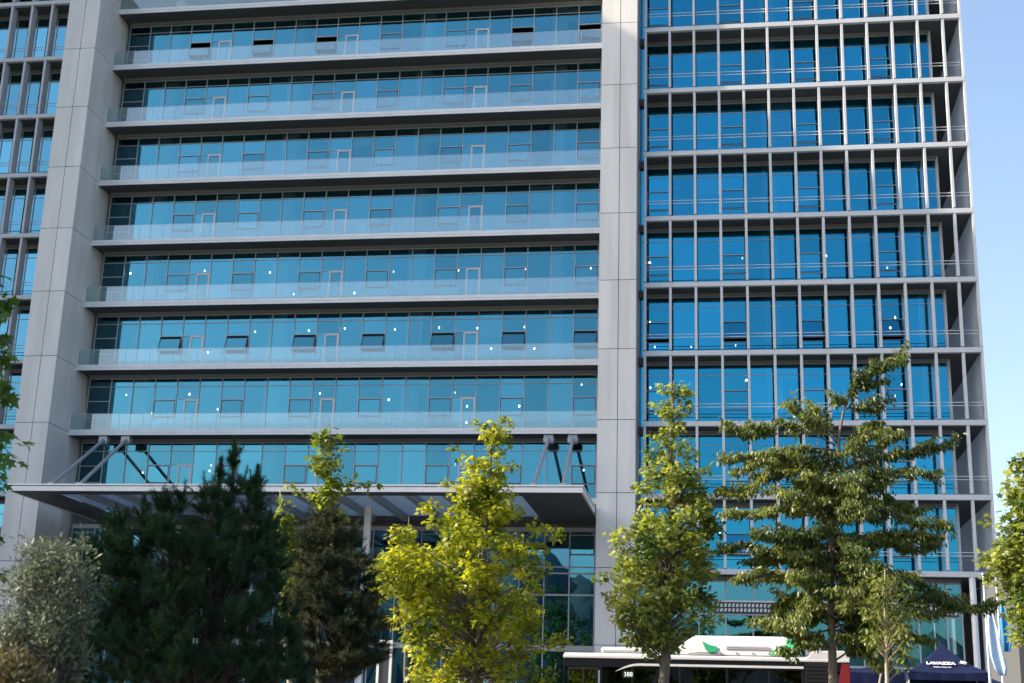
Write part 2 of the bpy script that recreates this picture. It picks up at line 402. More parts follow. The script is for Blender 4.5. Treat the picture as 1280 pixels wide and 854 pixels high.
# ---- right wing
def wing(j0, j1, x_of, lo, xs_extra, gm, level_range, ops, tag_states):
    pass
FX = [XL + BAY*j for j in range(13)]
for i in range(-1, 9):
    z = lev(i); b = MB(); b.box(XL-.10, XR2-.02, YF-.02, YF+.24, z-.14, z+.12); b.box(XL-.06, XR2-.06, YF-.0, YF+.20, z+.12, z+.145)
    b.build('facade_beam', M['fin'], B, .012)
    s = MB(); s.box(PIERS[1][1]+.02, 12.18, YF+.243, YGR+.1, z-.12, z+.08) if False else s.box(XL-.08, XR2-.142, YF+.243, YGR+.11, z-.12, z+.08)
    s.box(12.321, XR2-.127, YGR+.11, YF+13.79, z-.12, z+.08)
    s.box(PIERS[1][1]+.01, XL-.085, YGR-.25, YGR+.11, z-.34, z+.10)
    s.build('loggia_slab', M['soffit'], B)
    h = MB(); h.box(PIERS[1][1]+.02, 12.2, YGR-.16, YGR+.1, z-.27, z-.125); h.build('head_trim', bpy.data.materials['head_trim_grey'], B)
for j, x in enumerate(FX):
    b = MB()
    for i in range(-2, 8):
        z1 = lev(i)-.145 if i > -2 else ZTOP-.05; z0 = lev(i+1)+.20
        b.box(x-.072, x+.072, YF+.0, YF+.36, z0, z1)
    b.box(x-.064, x+.064, YF+.262, YF+.352, lev(8)+.146, ZTOP-.1)
    fo = b.build('vertical_fin', M['fin'], B, .012)
    c = MB(); c.box(x-.05, x+.05, YF+.03, YF+.19, lev(8)+.05, ZTOP-.2); c.build('fin_connector', M['frame_dark'], sub(fo, B))
for i in range(-1, 8):
    zt, zf = lev(i), lev(i+1)+.09; head = zt-.28
    xs = [PIERS[1][1]+.03] + FX[:12] + [12.17]
    b = MB()
    for x in xs: b.box(x-.025, x+.025, YGR-.045, YGR+.07, zf, head)
    zt1 = zf+3.0
    for k in range(len(xs)-1):
        b.box(xs[k]+.025, xs[k+1]-.025, YGR-.03, YGR+.06, zf-.02, zf+.05); b.box(xs[k]+.025, xs[k+1]-.025, YGR-.03, YGR+.06, head-.05, head)
        b.box(xs[k]+.025, xs[k+1]-.025, YGR-.02, YGR+.05, zt1-.015, zt1+.015)
        if k in (1, 4, 7, 10): b.box(xs[k]+.025, xs[k+1]-.025, YGR-.035, YGR+.06, zf+2.1, zf+2.14); b.box(xs[k]+.025, xs[k+1]-.025, YGR-.032, YGR+.06, zf+.93, zf+.96)
    bo = b.build('window_band', M['frame'], B); pb = sub(bo, B)
    for k in range(len(xs)-1):
        x0, x1 = xs[k]+.025, xs[k+1]-.025
        if k in (1, 4, 7, 10):
            pane(x0, x1, YGR, zf+2.14, head-.05, M['glass_rw'], pb); pane(x0, x1, YGR, zf+.05, zf+.93, M['glass_rw'], pb)
            st = 'tilt' if (i == 4 and k != 7) or (i == 4 and k == 7) or (i == 7 and k in (4, 7)) else 'shut'
            sash(x0+.005, x1-.005, YGR-.02, zf+.965, zf+2.095, st, M['glass_rw'], pb)
        else: pane(x0, x1, YGR, zf+.05, head-.05, M['glass_rw'], pb)
    r = MB()
    for k in range(12):
        for h in (.88, 1.06): r.box(FX[k]+.088, FX[k+1]-.088, YF+.20, YF+.235, zf+h-.017, zf+h+.017)
    for h in (.88, 1.06): r.box(FX[12]+.088, XR2-.16, YF+.20, YF+.235, zf+h-.017, zf+h+.017)
    r.build('loggia_rail', M['fin'], B)
# end wall of the right wing: vertical ribbed cladding, open loggia behind it
b = MB()
for i in range(-2, 8):
    z1 = lev(i)-.145 if i > -2 else ZTOP-.05; z0 = lev(i+1)+.15
    b.box(XR2-.14, XR2-.02, YF-.01, YF+.55, z0, z1)
b.box(XR2-.14, XR2-.03, YF+3.5, YF+14, ZB, 10.15)
b.box(XR2-.13, XR2-.03, YF+13.8, YF+14, ZB, ZTOP-.06)
ew = b.build('end_wall', M['loggia_wall'], B)
c = MB()                                              # upright slats with narrow gaps that let daylight into the gallery
for k in range(40): c.box(XR2-.125, XR2-.045, YF+.64+k*.33, YF+.64+k*.33+.19, 10.2, ZTOP-.06)
c.build('upright_slats', M['loggia_wall'], sub(ew, B))
b = MB(); b.box(12.2, 12.32, YGR-.05, YF+14, 10.2, ZTOP); b.build('loggia_wall', M['loggia_wall'], B)
# ground storeys of the right wing
b = MB()
xs = [PIERS[1][1]+.03] + [XL+BAY*j for j in range(12)] + [12.17]
zg0, zg1 = ZB+.1, 9.98
for x in xs: b.box(x-.04, x+.04, YGR-.05, YGR+.07, zg0, zg1)
for k in range(len(xs)-1):
    for z, t in ((8.9, .05), (8.22, .05), (5.6, .06), (zg0+.05, .06), (zg1, .05)): b.box(xs[k]+.04, xs[k+1]-.04, YGR-.04, YGR+.06, z-t, z+t)
bo = b.build('ground_glazing', M['frame'], B); pb = sub(bo, B)
for k in range(len(xs)-1): pane(xs[k]+.04, xs[k+1]-.04, YGR, zg0, zg1, M['glass_rw'] if k < 2 else M['glass_mid'], pb, 'lobby_pane')
g = MB(); g.box(-.62, 12.0, YGR-.118, YGR-.055, 8.26, 8.88); go = g.build('sunscreen', M['frame_dark'], B)
g = MB(); g.box(-.62, 12.0, YGR-.20, YGR-.121, 8.84, 8.93)
for k in range(60):
    x = -.5+k*.208
    for z in (8.34, 8.59): g.prism([(x, YGR-.19, z), (x+.125, YGR-.19, z), (x+.165, YGR-.19, z+.17), (x+.04, YGR-.19, z+.17)], (0, .07, 0))
g.build('sunscreen_slats', M['alu'], sub(go, B))
b = MB(); b.tube([(12.57, YF+.15, ZB), (12.57, YF+.15, 10.155)], .16, 16); b.tube([(13.45, YF+2.2, ZB), (13.45, YF+2.2, 10.155)], .16, 16); b.build('round_column', M['alu'], B, smooth=False)

# ---- left wing
LFX = [-40.97 - BAY*k + 0.0 for k in range(1, 12)]
LFX = [-42.39 - 1.385*k for k in range(0, 11)]
for i in range(-1, 9):
    z = lev(i); b = MB(); b.box(XBL, PIERS[0][0]-.01, YF-.02, YF+.24, z-.14, z+.12); b.build('facade_beam', M['fin'], B, .012)
    s = MB(); s.box(XBL, PIERS[0][0]-.01, YF+.243, YGR+.11, z-.12, z+.08); s.build('loggia_slab', M['soffit'], B)
    h = MB(); h.box(XBL, PIERS[0][0]-.02, YGR-.16, YGR+.1, z-.27, z-.125); h.build('head_trim', bpy.data.materials['head_trim_grey'], B)
for x in LFX:
    b = MB()
    for i in range(-2, 9):
        z1 = lev(i)-.145 if i > -2 else ZTOP-.05; z0 = lev(i+1)+.17
        b.box(x-.072, x+.072, YF+.0, YF+.64, z0, z1)
    b.box(x-.064, x+.064, YF+.262, YF+.6, ZB, ZTOP-.1)
    b.build('vertical_fin', M['fin'], B, .012)
for i in range(-1, 9):
    zt, zf = lev(i), lev(i+1)+.09; head = zt-.28; b = MB()
    xs = [PIERS[0][0]-.03] + [x-.3 for x in LFX]
    for x in xs: b.box(x-.025, x+.025, YGR-.045, YGR+.07, zf, head)
    for k in range(len(xs)-1):
        for z, t in ((zf+.02, .03), (head-.03, .03), (zf+2.95, .02)): b.box(xs[k+1]+.025, xs[k]-.025, YGR-.03, YGR+.06, z-t, z+t)
    bo = b.build('window_band', M['frame'], B); pb = sub(bo, B)
    for k in range(min(6, len(xs)-1)): pane(xs[k+1]+.025, xs[k]-.025, YGR, zf+.05, head-.06, M['glass_lw'], pb)
    far = MB(); far.box(xs[-1], xs[6]-.03, YGR-.01, YGR+.02, zf+.05, head-.06); far.build('window_pane', M['glass_lw'], pb)
    r = MB()
    for h in (.88, 1.06): r.box(XBL, PIERS[0][0]-.02, YF+.66, YF+.69, zf+h-.017, zf+h+.017)
    r.build('loggia_rail', M['fin'], B)

# ---- canopy over the entrance
CX0, CX1, CY0, CY1, CZ1, CZ0 = -36.95, -6.83, YF-7.55, YGM-.15, 13.55, 13.18
b = MB()
b.box(CX0, CX1, CY0, CY0+.10, CZ0, CZ1-.12); b.box(CX0-.03, CX1+.03, CY0-.05, CY0+.12, CZ1-.08, CZ1)      # front fascia in two steps
b.box(CX0, CX0+.10, CY0+.10, CY1, CZ0, CZ1-.12); b.box(CX1-.10, CX1, CY0+.10, CY1, CZ0, CZ1-.12)
b.box(CX0-.03, CX0+.12, CY0+.121, CY1, CZ1-.08, CZ1); b.box(CX1-.12, CX1+.03, CY0+.121, CY1, CZ1-.08, CZ1)
cn = b.build('canopy', M['alu'], B); pc = sub(cn, B)
b = MB()
b.box(CX0+.1, CX1-.1, CY0+.1, CY0+1.3, CZ0+.03, CZ0+.28); b.box(CX0+.1, CX1-.1, CY1-1.0, CY1-.01, CZ0+.03, CZ0+.28)
b.box(CX0+.1, CX0+1.6, CY0+1.3, CY1-1.0, CZ0+.03, CZ0+.28); b.box(CX1-3.2, CX1-.1, CY0+1.3, CY1-1.0, CZ0+.03, CZ0+.28)
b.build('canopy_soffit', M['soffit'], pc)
nr = 13; xa, xb = CX0+1.6, CX1-3.2
for k in range(1, nr):
    x = xa+(xb-xa)*k/nr; b = MB(); b.box(x-.16, x+.16, CY0+1.3, CY1-1.0, CZ0-.02, CZ0+.34); b.build('canopy_beam', M['steel'], pc)
M['canopy_glass'] = mat('canopy_glass_frosted', (.48,.54,.60), .25, 0, .05, 1)
pg = M['canopy_glass'].node_tree; bs = pg.nodes['Principled BSDF']; tr_ = pg.nodes.new('ShaderNodeBsdfTranslucent'); tr_.inputs[0].default_value = (.52,.60,.68,1)
mx_ = pg.nodes.new('ShaderNodeMixShader'); mx_.inputs[0].default_value = .7; pg.links.new(bs.outputs[0], mx_.inputs[1]); pg.links.new(tr_.outputs[0], mx_.inputs[2])
pg.links.new(mx_.outputs[0], pg.nodes['Material Output'].inputs[0])
for k in range(nr):
    x0, x1 = xa+(xb-xa)*k/nr+.17, xa+(xb-xa)*(k+1)/nr-.17; b = MB(); b.box(x0, x1, CY0+1.31, CY1-1.01, CZ0+.26, CZ0+.29); b.build('canopy_pane', M['canopy_glass'], pc)
b = MB(); b.box(-18.9, -18.56, YF-3.2, YF-2.9, ZG+.13, CZ0+.02); b.box(-18.86, -18.83, YF-3.24, YF-3.2, ZG+.13, CZ0); b.build('canopy_column', M['alu'], B)
for a, fx in (((-36.49, 17.9), -34.79), ((-35.08, 17.9), -33.23), ((-9.78, 17.9), -9.34), ((-8.41, 17.9), -7.87)):
    A = Vector((a[0], YF+1.95, a[1])); Fo = Vector((fx, YF-7.1, CZ1+.02))
    b = MB(); b.tube([A, A+(Fo-A)*.99], .098, 12); st = b.build('canopy_strut', M['steel'], B, smooth=False); ps = sub(st, B)
    b = MB(); b.box(A.x-.27, A.x+.27, A.y-.18, A.y+.32, 17.62, 18.12); b.tube([A+Vector((-.33, .05, -.06)), A+Vector((.33, .05, -.06))], .13, 12); b.build('anchor', M['steel'], ps, .02)
    b = MB(); b.box(Fo.x-.17, Fo.x+.17, Fo.y-.14, Fo.y+.2, CZ1+.002, CZ1+.14); b.build('foot_plate', M['steel'], ps)

# ---- inside the building: columns near the glass and small ceiling lights
for x in (W0+2*BW, W0+8*BW, W0+14*BW, W0+20*BW):
    b = MB(); b.tube([(x+.28, YGM+.62, ZB), (x+.28, YGM+.62, ZTOP-.3)], .42, 18, False); b.build('interior_column', M['int_col'], B, smooth=True)
for x in (2.9, 11.3):
    b = MB(); b.tube([(x, YGR+.62, ZB), (x, YGR+.62, ZTOP-.3)], .42, 18, False); b.build('interior_column', M['int_col'], B, smooth=True)
DOTS = [(163,341),(256,338),(139,370),(319,414),(337.5,340),(492,339),(573,337.5),(367,367),(443,365.6),(386,412.5),(431,410),(494,411),(549,409),(597,409.5),
 (657,335.5),(738.5,334.5),(655.5,408),(812,327.5),(928,322),(812.5,402),(1033,319),(1109,334),(1119,396),(1113,409),(971,400),(260,440),(158,493),(237,492),(272,511),
 (122,514.5),(190,516),(178.5,590),(264,581),(262,588),(400,491),(486,499),(569,490),(584,507),(614,435),(569,580),(583,527.5),(727,480),(649,507),(729.5,587),(668,435),
 (818.5,433),(864,433),(919.5,431),(933,474.6),(813,484),(1127,480),(1119,494),(996,500),(144,653),(741,668),(900,666)]
for x, y in DOTS:
    yg = YGM if x < 750 else YGR
    p = at(x, y, yg+.3); i = math.floor((42.3-p.z)/4.0)
    zc = min(lev(i)-.36, 12.8) if y < 640 or x > 750 else 12.6
    q = at_z(x, y, zc)                                         # the lamp hangs just below that storey's ceiling
    if q.y < yg+.35: q = at(x, y, yg+.35)
    if q.y > YF+11.5: q = at(x, y, YF+11.3)
    k = random.uniform(.42, .78); b = MB(); b.lathe((q.x, q.y, q.z-.10), [(.02*k,0),(.05*k,.02),(.06*k,.06),(.05*k,.10),(.02*k,.12)], 10); b.build('ceiling_light', M['lamp'+random.choice('abc')], B)
M['curtain'] = mat('curtain_cloth', (.80,.84,.84), .8)
def curtain(x0, x1, y, z0, z1):
    b = MB(); n = max(6, int((x1-x0)/.045)); pts = [(x0+(x1-x0)*k/n, y+(.03 if k % 2 else 0)) for k in range(n+1)]
    b.v = [(x, yy, z0) for x, yy in pts]+[(x, yy, z1) for x, yy in pts]; b.f = [(k, k+1, n+2+k, n+1+k) for k in range(n)]
    b.build('curtain', M['curtain'], B)
for i in range(-1, 8):
    zt, zf = lev(i), lev(i+1)
    for k in (2, 8, 14, 20):
        x = W0+k*BW; 
        if random.random() < .85: curtain(x-random.uniform(.22, .34), x-.06, YGM+.13, zf+.12, zt-.45)
        if random.random() < .95: curtain(x+.08, x+random.uniform(.40, .66), YGM+.13, zf+.12, zt-.45)
    for x in (FX[5], FX[11]):
        if random.random() < .8: curtain(x-random.uniform(.3, .5), x-.06, YGR+.13, zf+.10, zt-.32)
        if random.random() < .8: curtain(x+.06, x+random.uniform(.25, .5), YGR+.13, zf+.10, zt-.32)
    for x in LFX[:4]: curtain(x-.25+.0, x+random.uniform(.15, .3), YGR+.13, zf+.10, zt-.32)
M['blind'] = mat('blind_cloth', (.70,.74,.74), .8)
for i in range(-1, 8):
    for k in random.sample([q for q in range(1, NB) if PAT[q] == 'P'], 2):
        x0 = W0+k*BW+.06; zt = lev(i)-.46; b = MB(); b.box(x0, x0+BW-.12, YGM+.15, YGM+.165, zt-random.choice((.5, .9, 1.5, 2.9)), zt); b.build('roller_blind', M['blind'], B)
    k = random.choice((1, 2, 4, 5, 7, 8)); zt = lev(i)-.34; b = MB(); b.box(FX[k]+.06, FX[k+1]-.06, YGR+.15, YGR+.165, zt-random.choice((.8, 1.6, 3.1)), zt); b.build('roller_blind', M['blind'], B)

# ------------------------------------------------------------------ unseen tower added left of the frame to shade the facade
t = thing('added_shade_tower', 'tall grey unseen tower added left of the office building to shade it', 'building', (-70, 66, ZG))
b = MB(); b.box(-78, -62, 54, 94, ZG, 78.7); wt = b.build('wall', M['panel'], t); b = MB(); b.box(-78.3, -61.7, 53.7, 94.3, 78.7, 79.1); b.build('roof', M['soffit'], t)
for k in range(17):
    z = 6+k*4.3; b = MB(); b.box(-61.99, -61.93, 56, 92, z, z+2.0); b.build('window_band', M['glass_lobby'], t)
    b = MB(); b.box(-76, -64, 53.93, 53.99, z, z+2.0); b.build('window_band', M['glass_lobby'], t)

# ------------------------------------------------------------------ foliage
def leaf_mesh(name, Pp, D, N, S, shape, width, mat_, parent, tint, fold=.18):
    if shape == 'star':
        L = np.array([(0,0),(.42,.02),(.24,.30),(.56,.62),(.19,.60),(0,1.0),(-.19,.60),(-.56,.62),(-.24,.30),(-.42,.02)])
        faces = [list(range(10))]
    elif shape == 'needle':
        L = np.array([(-.5,0),(.5,0),(0,1.0)]); faces = [[0,1,2]]
    elif shape == 'oval':
        L = np.array([(0,0),(.5,.35),(.36,.72),(0,1.0),(-.36,.72),(-.5,.35)]); faces = [[0,1,2,3],[0,3,4,5]]
    L = L.copy(); L[:,0] *= width
    D = D/np.linalg.norm(D, axis=1, keepdims=True); U = np.cross(D, N); ul = np.linalg.norm(U, axis=1, keepdims=True); U = U/np.maximum(ul, 1e-6); N = np.cross(U, D)
    lz = -fold*np.abs(L[:,0]) - .12*L[:,1]**2
    V = Pp[:,None,:] + S[:,None,None]*(L[None,:,0,None]*U[:,None,:] + L[None,:,1,None]*D[:,None,:] + lz[None,:,None]*N[:,None,:])
    n, k = V.shape[0], V.shape[1]; V = V.reshape(-1, 3) - np.array(parent.get_base)[None]
    me = bpy.data.meshes.new(name); me.vertices.add(n*k); me.vertices.foreach_set('co', V.astype(np.float32).ravel())
    li = []; starts = []; c = 0; loops = []
    per = sum(len(q) for q in faces)
    base = (np.arange(n)*k)[:,None]
    allf = np.concatenate([np.array(q) for q in faces])[None] + base
    me.loops.add(n*per); me.loops.foreach_set('vertex_index', allf.astype(np.int32).ravel())
    ls = np.cumsum([0]+[len(q) for q in faces[:-1]]); st = (np.arange(n)*per)[:,None] + ls[None]
    me.polygons.add(n*len(faces)); me.polygons.foreach_set('loop_start', st.astype(np.int32).ravel())
    me.update(calc_edges=True); me.validate()
    a = me.attributes.new('tint', 'FLOAT', 'POINT'); a.data.foreach_set('value', np.repeat(np.clip(tint, 0, 1), k).astype(np.float32))
    return link(name, me, mat_, parent)
def rnd_unit(n):
    v = rng.normal(size=(n, 3)); return v/np.linalg.norm(v, axis=1, keepdims=True)
def clump_leaves(clumps, per_m2, size, droop=.3, upn=.9, flat=.75):
    """leaves of a list of clumps (centre, radius): mostly in the outer shell, tips outward and drooping, blades facing up"""
    Pn, Dn, Nn, Sn, T = [], [], [], [], []
    for c, r, tn in clumps:
        n = max(8, int(per_m2*r*r)); u = rnd_unit(n); rad = r*(rng.random(n)**.45)
        p = u*rad[:,None]*np.array([1,1,flat]); d = u*np.array([1,1,.5]) + rng.normal(size=(n,3))*.5 + np.array([0,0,-droop]); nn = np.array([0,0,upn]) + u*.5 + rng.normal(size=(n,3))*.45
        Pn.append(p+np.array(c)); Dn.append(d); Nn.append(nn); Sn.append(size*rng.uniform(.5, 1.3, n)); T.append(np.clip(tn + rng.normal(size=n)*.2, 0, 1))
    return [np.concatenate(q) for q in (Pn, Dn, Nn, Sn, T)]
def branch(mb, a, b, r0, r1, sag=.0, seg=5, jit=.06):
    a = Vector(a); b = Vector(b); L = (b-a).length; pts = []
    for t in np.linspace(0, 1, 5):
        p = a.lerp(b, t); p.z += -sag*L*math.sin(math.pi*t)
        if 0 < t < 1: p += Vector(rng.normal(size=3)*jit*L*.25)
        pts.append(p)
    mb.tube(pts, [r0+(r1-r0)*t for t in np.linspace(0, 1, 5)], seg)
def outline_clumps(rows, Y, n, rmin, rmax, tint=(.5, .25), core=True, depth=.85, zlow=None):
    """clump centres inside the body of revolution whose width at each height is read from the photograph"""
    rows = [(at(xl, y, Y), at(xr, y, Y)) for y, xl, xr in rows]
    zs = [r[0].z for r in rows]; out = []
    areas = []
    for k in range(len(rows)-1):
        w_ = ((rows[k][1].x-rows[k][0].x)+(rows[k+1][1].x-rows[k+1][0].x))/2; areas.append(max(.05, w_)**1.55*abs(zs[k]-zs[k+1]))
    areas = np.array(areas)/sum(areas)
    for _ in range(n):
        k = rng.choice(len(areas), p=areas); t = rng.random(); z = zs[k]*(1-t)+zs[k+1]*t
        xl = rows[k][0].x*(1-t)+rows[k+1][0].x*t; xr = rows[k][1].x*(1-t)+rows[k+1][1].x*t
        R_ = (xr-xl)/2; r = min(rng.uniform(rmin, rmax), max(.14, R_*.8)); a = rng.random()*2*math.pi; q = max(0, R_-r*.75)*rng.random()**.42
        out.append(((xl+xr)/2 + q*math.cos(a), Y + depth*q*math.sin(a), z) )
        out[-1] = (out[-1], r, tint[0]+rng.normal()*tint[1])
    return out
def broadleaf(name, label, Y, base_px, top_px, rows, n, rr, leaf, bark, size, per, shape='star', width=1.0, trunk_r=.1, extra=(), group=None, tint=(.5,.25), droop=.35, lean_to=None, cat='tree'):
    bx = at(base_px, 840, Y).x; base = Vector((bx, Y, gz(Y)+.05)); top = at(top_px[0], top_px[1], Y)
    t = thing(name, label, cat, base, group)
    cl = outline_clumps(rows, Y, n, rr[0], rr[1], tint)
    for x, y, r, dy in extra:
        p = at(x, y, Y+dy); cl.append(((p.x, p.y, p.z), r, tint[0]+rng.normal()*tint[1]))
    mb = MB(); H = top.z-base.z; k = 9; pts = []; rad = []
    for s in np.linspace(0, 1, k):
        p = base.lerp(top, s); p += Vector((rng.normal()*.05, rng.normal()*.05, 0))*(1 if 0 < s < 1 else 0)*min(1, H/6); pts.append(p); rad.append(trunk_r*(1-s)**.8+.012)
    rad[0] *= 1.25
    mb.tube(pts, rad, 9)
    for c, r, tn in cl:
        c = Vector(c); hz = math.hypot(c.x-bx, c.y-Y); z0 = max(c.z - .55*hz - .2, base.z+H*.16); s = min(max((z0-base.z)/H, .05), .97)
        a = base.lerp(top, s); branch(mb, a, c, max(.008, trunk_r*.22*(1-s)+.006), .004, 0, 4)
    mb.build('trunk', bark, t, smooth=True)
    Pp, D, N, S, T = clump_leaves(cl, per, size, droop)
    leaf_mesh('crown', Pp, D, N, S, shape, width, leaf, t, T)
    return t
LM = {}
LM['lime'] = leaf_mat('leaf_yellow_green', (.042,.09,.008), (.42,.42,.03), .48)
LM['sage'] = leaf_mat('leaf_mid_green', (.036,.082,.014), (.34,.37,.09), .46)
LM['olive_dark'] = leaf_mat('leaf_dark_olive', (.024,.052,.012), (.18,.205,.05), .40, .4)
LM['fresh'] = leaf_mat('leaf_fresh_green', (.06,.11,.018), (.20,.23,.03), .5)
LM['maple'] = leaf_mat('leaf_maple_green', (.03,.08,.02), (.07,.14,.03), .4)
LM['pine'] = leaf_mat('pine_needle', (.006,.026,.009), (.026,.078,.020), .15, .75, (1.1,1.2,.8))
LM['brown'] = leaf_mat('conifer_brownish', (.013,.030,.010), (.055,.056,.020), .2, .7, (1.2,1.1,.8))
LM['silver'] = leaf_mat('leaf_silver', (.026,.05,.034), (.155,.18,.115), .25, .5, (1.1,1.1,.8))
LM['dry'] = leaf_mat('leaf_dry', (.04,.045,.02), (.13,.11,.05), .3, .6, (1.2,1.1,.8))

# T1 the yellow-green tree in the middle
broadleaf('sweetgum_tree', 'bright yellow green tree with pointed narrow top before the entrance glass', 40, 590, (620,525),
  [(524,590,636),(545,592,638),(565,590,632),(600,568,640),(625,545,648),(650,540,655),(675,470,690),(705,462,692),(740,464,690),(770,480,702),(800,488,708),(835,495,700),(875,520,690)],
  235, (.24,.5), LM['lime'], M['bark'], .15, 430, trunk_r=.13,
  extra=[(567,558,.18,0),(577,571,.2,.2),(558,600,.2,-.3),(600,530,.3,0),(632,528,.3,.1),(622,560,.4,0),(600,585,.4,0),(640,583,.2,.3),(540,632,.3,0),(530,640,.25,.2),(695,668,.35,-.3),(672,660,.35,.5),(466,712,.3,0),(480,730,.4,-.4),(470,745,.35,.3),(698,800,.4,0)], tint=(.55,.25))
# T2 the tree in front of the bus
broadleaf('sweetgum_tree', 'mid green conical tree standing in front of the bus roof', 42, 826, (842,476),
  [(476,820,866),(505,818,868),(530,830,850),(550,812,882),(575,798,880),(605,790,905),(640,785,912),(675,762,908),(715,755,905),(755,748,905),(780,752,905),(800,778,868),(814,800,850)],
  250, (.2,.42), LM['sage'], M['bark'], .15, 430, trunk_r=.16,
  extra=[(828,484,.25,0),(858,490,.28,0),(826,505,.3,.2),(858,512,.3,-.1),(840,540,.22,0),(815,545,.2,.2),(905,615,.3,.2),(752,722,.3,-.2),(765,668,.25,.2),(812,815,.25,-.3)], tint=(.5,.25))
# T5 slender trees behind the dark conifers
broadleaf('young_maple', 'slender light green tree with one long side branch above the brown conifer', 38, 400, (412,530),
  [(532,402,420),(550,388,430),(575,384,432),(598,386,428),(620,384,432),(660,380,440),(720,395,445)],
  70, (.2,.36), LM['fresh'], M['bark'], .17, 260, trunk_r=.07,
  extra=[(440,602,.25,0),(455,606,.25,.2),(468,608,.22,0),(432,612,.25,-.1),(372,612,.25,.2),(362,604,.2,0),(432,562,.12,0)], tint=(.5,.3))
broadleaf('young_maple', 'loose light green tree beside the dark pine, its pale trunk lit', 37, 368, (350,612),
  [(612,343,358),(635,336,372),(670,338,378),(710,342,384),(750,346,392),(770,352,380)],
  50, (.2,.36), LM['fresh'], M['bark_pale'], .16, 240, trunk_r=.06, tint=(.5,.3))
broadleaf('young_maple', 'small thin tree behind the left shoulder of the yellow green tree', 47, 508, (511,646),
  [(648,506,516),(668,500,520),(690,468,532),(720,462,536),(745,470,530)], 40, (.25,.42), LM['sage'], M['bark'], .17, 220, trunk_r=.06, tint=(.45,.2))
# T10 at the right edge
broadleaf('sweetgum_tree', 'mid green tree cut by the right edge beside the flags', 38, 1292, (1300,545),
  [(545,1285,1320),(580,1262,1345),(605,1254,1350),(640,1248,1360),(680,1232,1370),(715,1228,1370),(760,1246,1360),(800,1252,1350)],
  140, (.3,.5), LM['sage'], M['bark'], .165, 330, trunk_r=.14, extra=[(1232,650,.2,0),(1228,700,.28,0),(1240,720,.3,0),(1272,575,.3,0)], tint=(.5,.22))
# small staked tree in front of the tent
st4 = broadleaf('staked_sapling', 'small pale leaved sapling on a thin trunk with stakes, before the navy tents', 36, 1104, (1106,712),
  [(714,1098,1120),(735,1078,1145),(760,1072,1158),(785,1068,1160),(808,1075,1155),(826,1115,1150)], 64, (.2,.34), LM['olive_dark'], M['bark_pale'], .15, 330, shape='oval', width=.42, droop=.8, trunk_r=.055, tint=(.62,.25), cat='sapling')
bs4 = st4.get_base
for dx in (-.45, .45):
    b = MB(); b.tube([(bs4.x+dx, bs4.y-.1, bs4.z), (bs4.x+dx*.12, bs4.y, bs4.z+1.75)], .022, 6); b.build('stake', M['bark_pale'], st4)

